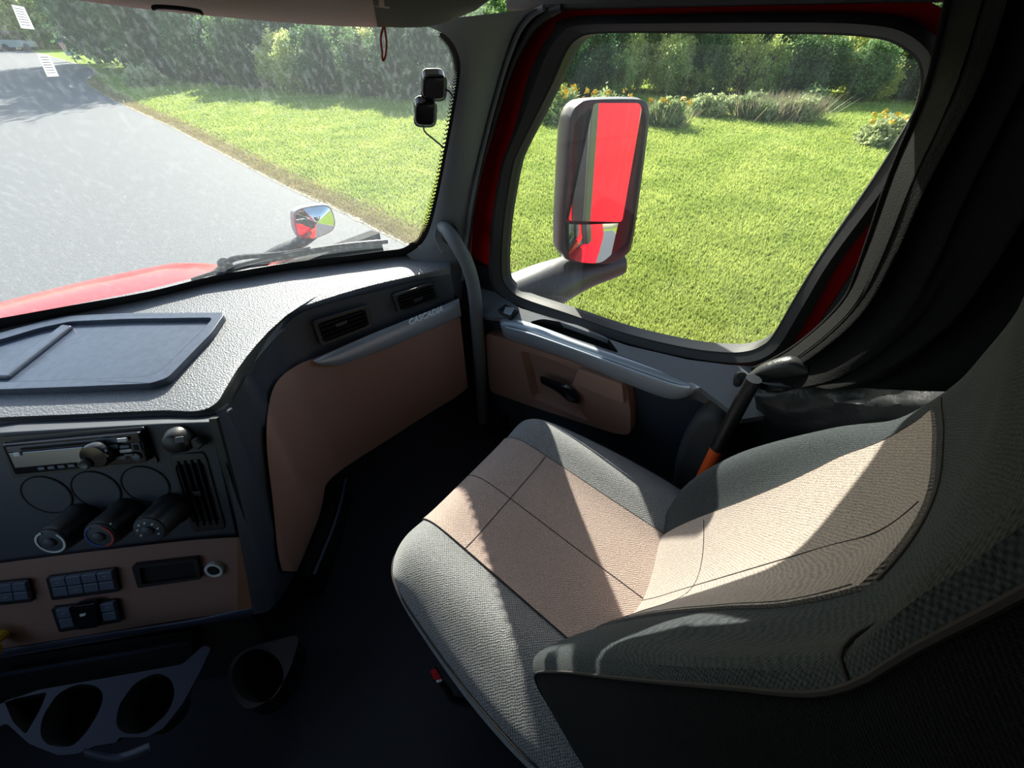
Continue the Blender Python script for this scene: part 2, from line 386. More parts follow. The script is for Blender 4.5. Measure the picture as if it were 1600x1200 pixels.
# ================================================================== CAB SETTING
def box3(name, a, b, m, parent=None, **kw):
    x0, y0, z0 = a; x1, y1, z1 = b
    vs = [(x0, y0, z0), (x1, y0, z0), (x1, y1, z0), (x0, y1, z0), (x0, y0, z1), (x1, y0, z1), (x1, y1, z1), (x0, y1, z1)]
    fs = [(0, 3, 2, 1), (4, 5, 6, 7), (0, 1, 5, 4), (1, 2, 6, 5), (2, 3, 7, 6), (3, 0, 4, 7)]
    return mesh(name, vs, fs, m, parent, smooth=False, **kw)
FZ = -1.45
tag(box3('floor', (-1.75, -1.35, FZ-.08), (1.0, 1.62, FZ), M_floor), kind='structure')
tag(box3('ceiling', (-1.8, -1.35, .45), (1.05, 1.3, .5), M_head), kind='structure')
tag(box3('wall_back', (-1.8, -1.42, FZ-.08), (1.05, -1.35, .5), M_pillar_dk), kind='structure')
tag(box3('wall_front', (-1.75, 1.62, FZ-.08), (1.05, 1.68, -.72), M_void), kind='structure')
wl = struct('wall_left', (-1.78, 0, FZ))
box3('lower_panel', (-1.82, -1.35, FZ-.08), (-1.75, 1.62, -.68), M_pillar_dk, wl); box3('upper_panel', (-1.82, -1.35, .03), (-1.75, .9, .5), M_pillar_dk, wl)
box3('rear_panel', (-1.82, -1.35, -.68), (-1.75, .35, .03), M_pillar_dk, wl)  # unseen; carried forward over the side window to cut light on the backrest
wr = struct('wall_right', (1.02, -.7, FZ))
box3('rear_panel', (1.0, -1.35, FZ-.08), (1.06, -.1, .5), M_pillar_dk, wr)
box3('header_panel', (.97, -1.3, .026), (1.06, .78, .5), M_pillar_dk, wr, bevel=.008)
box3('kick_panel', (1.0, .84, FZ-.08), (1.06, 1.2, -.66), M_black, wr)

box3('footwell_side', (1.0, 1.2, FZ-.08), (1.06, 1.62, -.95), M_black, wr)
# windshield surface
WBpx = [(-60, 525), (0, 512), (100, 492), (230, 466), (330, 441), (450, 421), (540, 410), (610, 401), (650, 397)]
WB3 = [Vector((-1.67, 1.17, -.63)), Vector((-1.45, 1.42, -.63)), Vector((-1.0, 1.66, -.63)), Vector((-.5, 1.76, -.63))]+[onZ(p, -.63) for p in WBpx[1:]]
def lean(b): return Vector((b.x-.04*(b.x+.4)/1.27, b.y-.45, .06))
WST = [lean(b) for b in WB3]
WS = Strip(WST, WB3)
def outw(v): # outward across the windshield
    return Vector((.25*(v.x+.4), 1, .7)).normalized()
win = struct('window_1', (-.4, 1.4, -.63), 'cab windshield of dusty clear glass')
g = shell('glass', [[lerp(a, b, t)+outw(a)*.012 for a, b in zip(cr(WB3, 40), cr(WST, 40))] for t in [i/8 for i in range(9)]], lambda v: outw(v)*.0005, M_ws, win)
low = [(-60, 478), (0, 497), (100, 479), (230, 456), (330, 432), (450, 411), (540, 400), (600, 392), (628, 388), (645, 378)]
low2 = [(-60, 530), (0, 514), (100, 494), (230, 468), (330, 443), (450, 423), (540, 412), (610, 403), (650, 400), (670, 400)]
low[0] = (-60, 506)
patch('lower_seal', low, low2, WS, M_rubber, win, n=40, k=4, off=.012, th=.02)
cw = cr(WB3, 40)
shell('cowl_panel', [[p+Vector((0, .01, -.01)) for p in cw], [p+Vector((.08*(p.x+.4), .12, -.10)) for p in cw], [p+Vector((.14*(p.x+.4), .34, -.46)) for p in cw]], (0, 0, -.02), M_black, win)
# ceramic dot band along the right edge of the glass
edge = cr([v2(p) for p in [(640, 388), (658, 378), (668, 355), (681, 305), (694, 240), (707, 170), (715, 118), (713, 90), (704, 68), (690, 52)]], 95)
dv, df = [], []
for i, p in enumerate(edge[1:-1], 1):
    tng = (edge[i+1]-edge[i-1]).normalized(); nn = Vector((tng.y, -tng.x, 0)); nn = nn if nn.x < 0 else -nn
    for r, (o, s) in enumerate(((-1, 1.9), (1.8, 1.8), (4.4, 1.5), (6.8, .9))):
        c = p+nn*o+tng*(1.6 if r % 2 else 0); k = len(dv)
        for a in range(6): dv.append(WS((c.x+s*math.cos(a*PI/3), c.y+s*math.sin(a*PI/3)))*.999)
        df.append(tuple(k+a for a in range(6)))
es = edge[::4]
shell('black_edge_band', [[WS((p.x+6, p.y))*.9995 for p in es], [WS((p.x-1.2, p.y))*.9995 for p in es]], lambda v: v.normalized()*.001, M_black, win)
tag(mesh('dot_band', dv, df, M_black, win, smooth=False, fixn=False), kind='stuff')

# A-pillar trim, seal
Apx = [(640, 36), (675, 44), (702, 60), (716, 85), (719, 115), (711, 170), (698, 240), (684, 310), (671, 360), (657, 383), (635, 398)]
Bpx = [(850, 12), (830, 24), (810, 50), (795, 88), (783, 125), (765, 190), (753, 240), (740, 300), (731, 360), (724, 420), (722, 470)]
Cpx = [(900, 12), (868, 24), (838, 50), (816, 85), (798, 125), (779, 185), (767, 222), (754, 262), (740, 340), (737, 425), (762, 500)]
A3 = cr([WS(p)*.985 for p in Apx], 44); B3 = [onX((q.x, q.y), .955) for q in cr([v2(p) for p in Bpx], 44)]
C3 = [onX((q.x, q.y), 1.0) for q in cr([v2(p) for p in Cpx], 44)]
R = []
for j in range(9):
    t = j/8; R.append([lerp(a, b, t) - (a+b).normalized()*.03*math.sin(PI*t)**.7 for a, b in zip(A3, B3)])
tp = struct('trim_1', (.9, .9, -.63), 'slate grey A-pillar trim right of the windshield')
shell('pillar_cover', R, lambda v: v.normalized()*.02, M_pillar, tp)
R = [[lerp(a, b, t)+Vector((.01*math.sin(PI*t*2), 0, 0)) for a, b in zip(B3, C3)] for t in (0, .12, .3, .5, .62, .8, 1)]
shell('door_seal', R, lambda v: v.normalized()*.05, M_rubber, tp)
tube('seal_bead', [lerp(b, c, .55)*.985 for b, c in zip(B3[::4], C3[::4])], .007, M_pillar_dk, tp, n=50)
tube('edge_bead', [b*.985 for b in B3[::4]], .006, M_pillar, tp, n=50)
# windshield header and roof front
hd_t = struct('trim_2', (-.4, 1.0, .05), 'headliner trim above the windshield')
shell('header_cover', [[t+Vector((0, 0, .0)) for t in cr(WST, 40)], [t+Vector((0, -.10, .04)) for t in cr(WST, 40)], [t+Vector((0, -.2, .42)) for t in cr(WST, 40)]], (0, .03, .02), M_head, hd_t)

# ------------------------------------------------------------------ door
door = struct('door_1', (1.0, .4, FZ), 'right cab door with black window frame and tan insert')
Gpx = [(784, 425), (787, 350), (800, 267), (810, 236), (838, 180), (865, 125), (885, 80), (903, 60), (934, 52), (1040, 51), (1150, 52), (1283, 53), (1350, 57), (1392, 65), (1422, 83), (1436, 100), (1440, 127), (1430, 170), (1407, 213), (1363, 283), (1283, 400), (1240, 470), (1208, 525), (1190, 541), (1169, 549), (1137, 551), (1075, 544), (981, 522), (887, 490), (816, 466), (794, 450)]
Opx = [(764, 425), (768, 345), (782, 262), (796, 222), (808, 185), (824, 125), (840, 85), (862, 50), (890, 27), (1040, 22), (1150, 19), (1283, 18), (1360, 20), (1415, 28), (1455, 50), (1478, 85), (1484, 127), (1470, 180), (1446, 228), (1399, 300), (1318, 402), (1272, 480), (1235, 540), (1208, 563), (1175, 572), (1137, 570), (1075, 562), (981, 540), (887, 507), (812, 482), (775, 458)]
Rpx = [(734, 425), (738, 340), (752, 262), (766, 222), (778, 185), (797, 125), (816, 75), (842, 35), (875, 4), (1040, -12), (1150, -12), (1283, -12), (1370, -12), (1440, -2), (1490, 28), (1510, 80), (1515, 127), (1500, 185), (1472, 240), (1423, 315), (1343, 412), (1297, 490), (1262, 550), (1230, 585), (1180, 590), (1137, 588), (1075, 580), (981, 558), (887, 525), (805, 500), (765, 480)]
def loopX(px, x, n=124): return [onX((q.x, q.y), x) for q in cr([v2(p) for p in px], n, closed=True)]
G1 = loopX(Gpx, 1.0); O1 = loopX(Opx, 1.0)
mid = [lerp(a, b, .5)-Vector((.018, 0, 0)) for a, b in zip(O1, G1)]
vs = O1+mid+G1+[p+Vector((.05, 0, 0)) for p in G1]+[p+Vector((.03, 0, 0)) for p in O1]
n = len(G1); fs = []
for k in range(5):
    for i in range(n):
        j = (i+1) % n; k2 = (k+1) % 5; fs.append((k*n+i, k*n+j, k2*n+j, k2*n+i))
mesh('window_frame', vs, fs, M_pillar_dk, door)
ring3('glass_run', [lerp(g, o, .12)-Vector((.004, 0, 0)) for g, o in zip(G1, O1)], [lerp(g, o, -.03) for g, o in zip(G1, O1)], (.03, 0, 0), M_rubber, door)
ring3('red_door_edge', loopX(Rpx, 1.035), [p*1.02 for p in O1], (.03, 0, 0), M_red, door)
w2 = struct('window_2', (1.03, .4, -.7), 'door window glass')
mesh('glass', [p*1.03 for p in G1]+[p*1.0305 for p in G1], [tuple(range(n)), tuple(reversed(range(n, 2*n)))]+[(i, (i+1) % n, (i+1) % n+n, i+n) for i in range(n)], M_wg, w2, smooth=False)
# ledge under the window with the pull pocket
class Ledge:          # plane through the sill line and the grab bar line
    pass
pA, pB, pC = onX((816, 470), .995), onX((1137, 556), .995), onX((940, 545), .915)
LP = Plane(pA, (pB-pA).cross(pC-pA), (0, -1, 0))
pocket = rnd([(826, 503), (848, 498), (900, 507), (950, 528), (968, 552), (930, 545), (870, 522)], 7)
led = rnd([(742, 440), (764, 428), (775, 458), (812, 481), (887, 507), (981, 540), (1075, 562), (1137, 570), (1175, 572), (1235, 560), (1250, 640), (1160, 655), (1095, 606), (1000, 566), (900, 530), (800, 498), (752, 492)], 3, 2)
holed('sill_ledge', led, [pocket], LP, -.03, 0, M_pillar, door)
pr = [LP(q, 0) for q in pocket]; c = sum(pr, Vector())/len(pr); nrm = LP.n
rows('pull_pocket', [pr, [lerp(p, c, .06)-nrm*.05 for p in pr], [lerp(p, c, .9)-nrm*.055 for p in pr]], M_void, door, wrap=True)
# silver grab bar
ta = [(781, 502), (790, 497), (830, 505), (900, 530), (1000, 563), (1060, 583), (1086, 593), (1094, 603)]
tb = [(783, 512), (792, 528), (830, 542), (900, 566), (980, 600), (1040, 622), (1070, 621), (1092, 609)]
XB = lambda p: onX(p, .925)
patch('grab_bar', ta, tb, XB, M_silver, door, n=40, k=9, off=.0, bulge=.045, th=.03)
mid = [(lerp(a, b, .47).x, lerp(a, b, .47).y) for a, b in zip(ta, tb)]
tube('bar_crease', [XB(p)*.955 for p in mid[1:-1]], .004, M_silver, door, n=30)
# lower door skin
top = [onX(p, .935) for p in [(722, 478), (760, 497), (900, 556), (1000, 590), (1150, 648), (1260, 660)]]
top = cr(top, 24)
R = [[p for p in top], [Vector((.972, p.y, p.z-.05)) for p in top], [Vector((.972, p.y, FZ)) for p in top]]
shell('door_skin', R, (.05, 0, 0), M_fascia, door)
TP = Plane((.932, 0, 0), (1, 0, 0), (0, -1, 0))
tan = rnd([(758, 520), (800, 533), (860, 553), (925, 576), (978, 598), (985, 640), (985, 680), (962, 678), (900, 658), (830, 635), (765, 612)], 9)
hole = rnd([(812, 547), (868, 564), (904, 580), (893, 601), (906, 638), (919, 658), (832, 622)], 5)
holed('tan_insert', tan, [hole], TP, -.04, 0, M_tan, door)
pr = [TP(q, 0) for q in hole]; c = sum(pr, Vector())/len(pr)
rows('recess', [pr, [lerp(p, c, .08)+Vector((.034, 0, 0)) for p in pr], [lerp(p, c, .97)+Vector((.036, 0, 0)) for p in pr]], M_tan, door, wrap=True)
slab('raised_block', rnd([(903, 577), (972, 601), (975, 632), (900, 603), (894, 600)], 4), TP, 0, .022, M_tan, door, bevel=.006)
patch('handle_lever', [(843, 589), (850, 588), (870, 597), (892, 604), (905, 616)], [(846, 600), (856, 605), (874, 616), (888, 628), (904, 631)], lambda p: onX(p, .93), M_gloss, door, n=16, k=6, off=.01, bulge=.02, th=.015)
tube('handle_pivot', [onX((893, 618), .915), onX((893, 618), .96)], .02, M_black, door, n=3, seg=14)
PL2 = Plane((.94, 0, 0), (1, 0, 0), (0, -1, 0))
slab('sill_lock', [(776, 484), (790, 474), (808, 483), (795, 497)], LP, 0, .02, M_black, door, bevel=.004)
slab('lock_flap', [(790, 479), (803, 481), (797, 492), (786, 488)], LP, .02, .026, M_silver, door)
k1 = onX((1156, 592), .90)
kn = thing('black_peg', k1+Vector((.03, 0, -.02)), 'small black rubber peg on the door ledge beside the curtain', 'peg')
disc('post', k1+Vector((.02, 0, -.03)), (-.6, 0, .8), [(.010, 0), (.010, .03), (.014, .032), (.014, .045), (.009, .05)], M_rubber, kn, seg=14)
disc('button', k1+Vector((-.012, 0, .012)), (-.6, 0, .8), [(.013, 0), (.015, .006), (.010, .013), (.001, .014)], M_rubber, kn, seg=14)
# grab handle on the pillar
gh = thing('grab_handle', (.9, .85, -1.0), 'curved slate grey grab handle on the windshield pillar', 'handle')
gp = [((690, 352), .90), ((700, 362), .86), ((716, 386), .85), ((731, 415), .86), ((741, 455), .88), ((746, 510), .90), ((750, 570), .91), ((754, 640), .92), ((757, 690), .93)]
tube('rail', [onX(p, x) for p, x in gp], [.020, .022, .023, .023, .024, .025, .026, .026, .026], M_pillar, gh, n=44, seg=16)
GP = Plane(onX((692, 360), .885), onX((692, 360), .885)-Vector((.3, .2, 0)), None)
slab('mount_plate', rnd([(683, 337), (704, 348), (708, 388), (692, 398), (677, 372)], 7), GP, -.02, .004, M_pillar, gh, bevel=.004)
disc('socket', onX((703, 364), .865), (-.3, -.5, .6), [(.03, -.02), (.03, 0), (.024, .004)], M_black, gh, seg=20)
box3('foot', (.90, .78, -1.42), (1.0, .86, -1.36), M_black, gh, bevel=.01)
tube('lower_rail', [onX((757, 690), .93), Vector((.95, .82, -1.38))], .026, M_pillar, gh, n=4, seg=16)

# ================================================================== DASHBOARD
dash = thing('dashboard', (.2, 1.2, FZ), 'wide slate and tan truck dashboard with silver trim and centre stack', 'dashboard')
LE = [(-60, 657), (0, 652), (120, 647), (250, 641), (308, 642), (337, 630), (352, 608), (372, 575), (400, 540), (425, 511), (450, 489), (480, 476), (575, 447), (690, 421), (702, 416)]
LL = [(-60, 678), (0, 671), (120, 664), (250, 657), (318, 657), (348, 648), (368, 622), (390, 586), (412, 555), (434, 526), (458, 504), (487, 490), (580, 460), (693, 432), (705, 426)]
ZD = -.63
dt_a = [onZ((q.x, q.y), ZD) for q in cr([v2(p) for p in [(-120, 540)]+WBpx[1:]+[(680, 401), (703, 409)]], 60)]
dt_b = [onZ((q.x, q.y), ZD-.005) for q in cr([v2(p) for p in LE], 60)]
R = []
for t in (-.1, 0, .2, .4, .55, .7, .8, .88, .94, .97, 1):
    R.append([lerp(a, b, t)+Vector((0, 0, .004*math.sin(PI*min(max(t, 0), 1)**1.6))) for a, b in zip(dt_a, dt_b)])
shell('dash_top', R, (0, 0, -.03), M_dash, dash)
SP = Plane((.04, .875, -.63), Vector((math.cos(math.radians(134)), math.sin(math.radians(134)), 0)).cross(Vector((-.269, -.26, -.927))), (math.cos(math.radians(134)), math.sin(math.radians(134)), 0))
FT = [(1.02, .93, -.64), (.90, .975, -.64), (.62, 1.05, -.64), (.40, 1.12, -.64), (.30, 1.125, -.64), (.20, 1.07, -.64), (.10, .95, -.64), (.045, .88, -.64), (.0, .82, -.64)]
FB = [(.98, .80, -1.25), (.86, .86, -1.25), (.60, .94, -1.25), (.40, 1.0, -1.25), (.25, 1.0, -1.25), (.10, .93, -1.25), (-.05, .83, -1.25), (-.14, .74, -1.25), (-.2, .68, -1.25)]
FS = Strip(FT, FB)
le3 = dt_b; ll3 = []
for q in cr([v2(p) for p in LL], 60):
    ll3.append(onZ((q.x, q.y), -.69))
R = [le3, [lerp(a, b, .3)-((a+b).normalized())*.012 for a, b in zip(le3, ll3)], [lerp(a, b, .75)-((a+b).normalized())*.02 for a, b in zip(le3, ll3)], [b*.98 for b in ll3], [p+Vector((.02, .04, -.002)) for p in ll3]]
shell('dash_lip', R, lambda v: v.normalized()*.02, M_lip, dash)
# fascia behind everything
ft = [(338, 645), (352, 640), (372, 610), (400, 565), (440, 515), (480, 485), (600, 452), (705, 428)]
fb = [(396, 960), (425, 950), (462, 892), (500, 770), (530, 720), (580, 680), (650, 640), (728, 600)]
patch('fascia', ft, fb, FS, M_fascia, dash, n=40, k=10, off=0, th=.05)
gt = [(441, 892), (434, 860), (426, 780), (417, 700), (419, 640), (432, 598), (462, 572), (500, 556), (560, 530), (630, 502), (690, 480), (717, 478)]
gb = [(464, 893), (480, 855), (498, 808), (505, 780), (510, 757), (530, 737), (565, 713), (600, 691), (640, 665), (680, 640), (710, 622), (731, 606)]
patch('glovebox_door', gt, gb, FS, M_tan, dash, n=60, k=14, off=.02, bulge=.012, th=.035)
st = [(488, 563), (520, 549), (560, 531), (600, 514), (650, 494), (690, 478), (717, 466)]
sb = [(502, 570), (530, 571), (566, 559), (604, 545), (650, 525), (690, 508), (721, 494)]
patch('silver_strip', st, sb, FS, M_silver, dash, n=36, k=7, off=.036, bulge=.012, th=.03)
# lettering on the strip
ca, cb = FS((634, 508))*.955, FS((697, 482))*.955
cm = FS((665, 493.5))*.945
text('badge_lettering', 'CASCADIA', cm, cb-ca, Vector((.1, .2, 1)), .0275, .005, mat('badge_silver', (.85, .92, 1.0), .3, metal=.2), dash, shear=.35)
# air vents
def vent(q, k, vert=False, surf=FS, name='air_vent', o=0.0, lever=None):
    TL, TR, BR, BL = [surf(p)*(1-.016-o) for p in q]
    c = (TL+TR+BR+BL)/4; nv = (TR-TL).cross(BL-TL).normalized()
    if nv.dot(c) > 0: nv = -nv
    def bil(a, b): return lerp(lerp(TL, TR, a), lerp(BL, BR, a), b)
    def rr(m, d=0):
        out = []
        for (u, v) in rnd([(m, m*1.6), (1-m, m*1.6), (1-m, 1-m*1.6), (m, 1-m*1.6)], .1, 3): out.append(bil(u, v)+nv*d)
        return out
    fr = ring3('vent_frame', rr(-.03), rr(.06), -nv*.014, M_black, dash, bevel=.002)
    n_ = len(rr(0)); bk = [p-nv*.03 for p in rr(.03)]
    mesh('vent_cavity', rr(.05, -.002)+bk, [(i, (i+1) % n_, (i+1) % n_+n_, i+n_) for i in range(n_)]+[tuple(range(n_, 2*n_))], M_void, fr, smooth=False)
    for i in range(k):
        t = (i+1)/(k+1)
        a, b = (bil(t, .04), bil(t, .96)) if vert else (bil(.04, t), bil(.96, t))
        w = (bil(1, .5)-bil(0, .5)).normalized() if vert else (bil(.5, 1)-bil(.5, 0)).normalized()
        h = w*.004
        poly3('slat', [a-h+nv*.0, b-h, b+h*.3+nv*.004, a+h*.3+nv*.004], -nv*.018, M_gloss, fr)
    if lever:
        p = bil(*lever); u = (bil(.6, .5)-bil(.4, .5)); d = (bil(.5, .6)-bil(.5, .4)).normalized()
        poly3('vane_tab', [p-u*.6-d*.006, p+u*.6-d*.006, p+u*.5+d*.006, p-u*.5+d*.006], nv*.006, M_black, fr, bevel=.001)
    return fr
vent([(491, 504), (573, 479), (581, 509), (503, 540)], 4, lever=(.45, .38))
vent([(616, 462), (679, 442), (686, 466), (624, 489)], 4, lever=(.5, .6))
# tray on the dash top
TZ = ZD+.005
TPl = Plane((0, 1, TZ), (0, 0, 1), (1, 0, 0))
TOU = 1; to = rnd([(-160, 560), (0, 520), (60, 503), (105, 493), (200, 489), (352, 488), (330, 520), (262, 590), (235, 599), (120, 604), (-160, 614)], 8)
ti = rnd([(-145, 566), (5, 529), (62, 512), (110, 502), (200, 498), (333, 496), (312, 520), (250, 580), (228, 588), (120, 593), (-145, 602)], 8)
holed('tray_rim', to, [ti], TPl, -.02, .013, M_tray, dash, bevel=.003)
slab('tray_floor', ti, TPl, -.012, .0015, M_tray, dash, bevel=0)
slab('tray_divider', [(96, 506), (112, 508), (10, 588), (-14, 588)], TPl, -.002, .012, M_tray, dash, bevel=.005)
# centre stack
slab('centre_stack_panel', rnd([(-60, 684), (0, 676), (250, 662), (331, 659), (397, 962), (0, 1030), (-60, 1040)], 3, 2), SP, -.08, .0, M_fascia, dash, bevel=.004)
poly3('stack_edge_strip', [SP((326, 655), .004), SP((338, 654), .004), SP((388, 845), .004), SP((378, 847), .004)], -SP.n*.01, M_black, dash)
box3('driver_side_pad', (-1.75, 1.32, -1.15), (-.38, 1.72, -.655), M_dash, dash, bevel=.03)
# radio
rad = holed('radio_housing', rnd([(-2, 683), (225, 667), (247, 724), (20, 747)], 4), [[(8, 691), (219, 676), (232, 714), (22, 735)]], SP, 0, .004, M_black, dash)
RQ = [(2, 695), (216, 676), (231, 722), (23, 742)]
slab('faceplate', rnd(RQ, 4), SP, .0, .018, M_gloss, rad, bevel=.002)
def rq(a, b): return quadpts(RQ, a, b)
def rquad(x0, y0, x1, y1): return [rq(x0, y0), rq(x1, y0), rq(x1, y1), rq(x0, y1)]
M_face = mat('radio_chrome_face', (.28, .30, .34), .22, metal=.9)
slab('display_band', rquad(.02, .30, .63, .80), SP, .018, .021, M_face, rad)
slab('top_band', rquad(.02, .10, .84, .28), SP, .018, .0205, mat('radio_dark_blue', (.05, .06, .10), .3), rad)
slab('disc_slot', rquad(.12, .16, .74, .25), SP, .020, .022, M_void, rad)
disc('volume_knob', SP(rq(.70, .52), .018), SP.n, [(.028, 0), (.028, .018), (.025, .023), (.001, .024)], M_gloss, rad, seg=32)
disc('source_button', SP(rq(.63, .70), .02), SP.n, [(.012, 0), (.012, .026), (.009, .029), (.001, .027)], M_housing, rad, seg=24)
for (x0, y0, x1, y1) in ((.05, .30, .10, .42), (.83, .14, .90, .27), (.76, .34, .82, .46), (.83, .38, .90, .48), (.82, .52, .91, .62), (.84, .68, .91, .76), (.77, .72, .85, .84)):
    slab('button', rquad(x0, y0, x1, y1), SP, .020, .024, M_white if (x0 < .1 or x0 > .815 and y0 < .3 or .5 < y0 < .6) else M_btn, rad, bevel=.001)
for i in range(6):
    slab('preset_button', rquad(.18+.075*i, .84, .235+.075*i, .94), SP, .018, .021, M_btn, rad)
slab('usb_port', rquad(.915, .34, .98, .62), SP, .018, .021, M_btn, rad); slab('usb_slot', rquad(.93, .38, .965, .58), SP, .021, .022, M_void, rad)
disc('aux_socket', SP(rq(.935, .78), .018), SP.n, [(.009, 0), (.009, .004), (.004, .005)], M_btn, rad, seg=16)
# blank gauge covers
for c, ax_ in (((74, 773), 0), ((151, 765), 0), ((228, 757), 0)):
    disc('gauge_blank', SP(c, 0), SP.n, [(.0485, -.01), (.0485, .0012), (.0002, .0012)], M_fascia, dash, seg=40)
    disc('gauge_groove', SP(c, 0), SP.n, [(.0475, .0), (.0475, .002), (.0505, .002), (.0505, .0)], M_void, dash, seg=40)
# climate knobs
def knob(face, base, ring_m):
    f3 = SP(face, .075); b3 = SP(base, 0)
    ax = SP.n; b = f3-ax*.075
    k = disc('climate_knob', b, ax, [(.040, 0), (.040, .012), (.036, .02), (.035, .066), (.033, .074), (.001, .075)], M_black, dash, seg=36)
    disc('knob_face', b, ax, [(.030, .0745), (.030, .078), (.027, .079), (.001, .079)], M_fascia, k, seg=32)
    r = SP.h
    if ring_m == 'white':
        disc('white_ring', b, ax, [(.0245, .079), (.0245, .0805), (.0285, .0805), (.0285, .079)], M_white, k, arc=(.25*PI-2.1, .25*PI+3.1), ref=r)
        disc('fan_mark', b+SP.d*-.002, ax, [(.004, .079), (.004, .0805), (.0065, .0805), (.0065, .079)], M_white, k, arc=(0, 3.6), ref=r, seg=12)
    if ring_m == 'temp':
        disc('blue_arc', b, ax, [(.0245, .079), (.0245, .0805), (.028, .0805), (.028, .079)], M_bluemark, k, arc=(-1.2, 1.55), ref=r)
        disc('red_arc', b, ax, [(.0245, .079), (.0245, .0805), (.028, .0805), (.028, .079)], M_redmark, k, arc=(1.6, 4.3), ref=r)
        slab('pointer_mark', [(171, 818), (173, 818), (173, 820), (171, 820)], SP, .079, .081, M_white, k, bevel=0)
    if ring_m == 'modes':
        for i in range(7):
            a = -2.1+i*.7; c = b+ax*.0793+(SP.h*math.sin(a)-SP.d*math.cos(a))*.021; s = SP.h*.0028; t = SP.d*.0028
            poly3('mode_mark', [c-s-t, c+s-t*.2, c+s*.3+t, c-s], ax*.001, M_white, k)
    disc('centre_cap', b, ax, [(.011, .079), (.011, .083), (.008, .085), (.001, .085)], M_fascia, k, seg=20)
knob((82, 845), (100, 830), 'white'); knob((158, 836), (172, 820), 'temp'); knob((234, 827), (250, 812), 'modes')
# power socket with cap
ps = disc('power_socket_cap', SP((285, 684), 0), SP.n, [(.030, 0), (.030, .012), (.026, .02), (.022, .03), (.018, .032), (.001, .033)], M_black, dash, seg=28)
slab('cap_tether', rnd([(296, 688), (304, 686), (316, 696), (309, 704), (301, 701)], 3), SP, 0, .02, M_black, ps, bevel=.002)
slab('cap_print', rnd([(272, 684), (286, 682), (287, 691), (273, 693)], 2), SP, .0325, .034, M_pillar, ps, bevel=0)
vent([(266, 717), (319, 712), (350, 822), (301, 827)], 4, vert=True, surf=lambda p: SP(p, 0), o=-.012, lever=(.52, .48))
# tan switch panel
tpn = patch('tan_switch_panel', [(-60, 889), (0, 880), (150, 861), (300, 844), (382, 839)], [(-60, 1022), (0, 1014), (150, 990), (300, 966), (378, 955)], lambda p: SP(p, .012), M_tan, dash, n=20, k=8, off=0, bulge=.004, th=.03)
patch('tan_end_facet', [(371, 841), (384, 839), (390, 850)], [(371, 956), (388, 952), (397, 945)], lambda p: SP(p, .014), M_tanor, tpn, n=8, k=5, off=0, bulge=.002, th=.03)
patch('panel_underlip', [(-60, 1024), (0, 1015), (150, 991), (300, 968), (396, 947)], [(-60, 1036), (0, 1026), (150, 1001), (300, 979), (393, 960)], lambda p: SP(p, .012), M_tub, dash, n=20, k=5, off=0, bulge=.008, th=.03)
def bank(name, q, nx, ny, skip=()):
    fr = slab(name, rnd(q, 4), SP, .01, .022, M_black, dash, bevel=.002)
    for j in range(ny):
        for i in range(nx):
            if (i, j) in skip: continue
            a0, a1, b0, b1 = .05+.9*i/nx, .05+.9*(i+1)/nx-.012, .1+.8*j/ny, .1+.8*(j+1)/ny-.05
            P_ = lambda a, b: quadpts(q, a, b)
            r = slab('rocker_switch', [P_(a0, b0), P_(a1, b0), P_(a1, b1), P_(a0, b1)], SP, .02, .03, M_btn, fr, bevel=.0015)
            if (i+j*2) % 3 == 0:
                am, bmid = (a0+a1)/2, (b0+b1)/2
                slab('switch_mark', [P_(am-.03, bmid-.04), P_(am+.03, bmid-.04), P_(am+.03, bmid+.03), P_(am-.03, bmid+.03)], SP, .030, .0305, M_print, r, bevel=0)
    return fr
bank('switch_bank', [(70, 903), (179, 889), (187, 925), (80, 939)], 4, 2)
bank('switch_bank', [(-30, 914), (42, 907), (51, 941), (-30, 949)], 3, 2)
b3 = bank('switch_bank', [(79, 951), (182, 938), (190, 972), (92, 989)], 4, 2, skip=((1, 0), (2, 0), (1, 1), (2, 1)))
slab('centre_rocker', rnd([(113, 948), (148, 943), (154, 980), (121, 985)], 4), SP, .02, .036, M_gloss, b3, bevel=.003)
slab('rocker_mark', [(124, 960), (134, 958), (133, 962), (125, 964)], SP, .036, .0365, M_white, b3, bevel=0)
dp = holed('display_bezel', rnd([(205, 885), (307, 873), (314, 905), (215, 919)], 3), [rnd([(217, 888), (302, 878), (307, 902), (222, 913)], 2)], SP, .01, .026, M_black, dash)
slab('blank_display', [(215, 886), (304, 876), (309, 904), (220, 915)], SP, .002, .019, M_void, dp, bevel=0)
rs = disc('ring_socket', SP((338, 886), .012), SP.n, [(.021, 0), (.021, .012), (.018, .013), (.015, .012), (.015, .0)], M_whitepl, dash, seg=32)
disc('socket_hole', SP((338, 886), .012), SP.n, [(.0152, .0), (.0152, .0095), (.001, .0095)], M_void, rs, seg=28)
yk = disc('yellow_brake_knob', SP((8, 988), .012), SP.n, [(.012, 0), (.012, .03), (.03, .035), (.034, .05), (.028, .062), (.001, .064)], M_yellow, dash, seg=8)
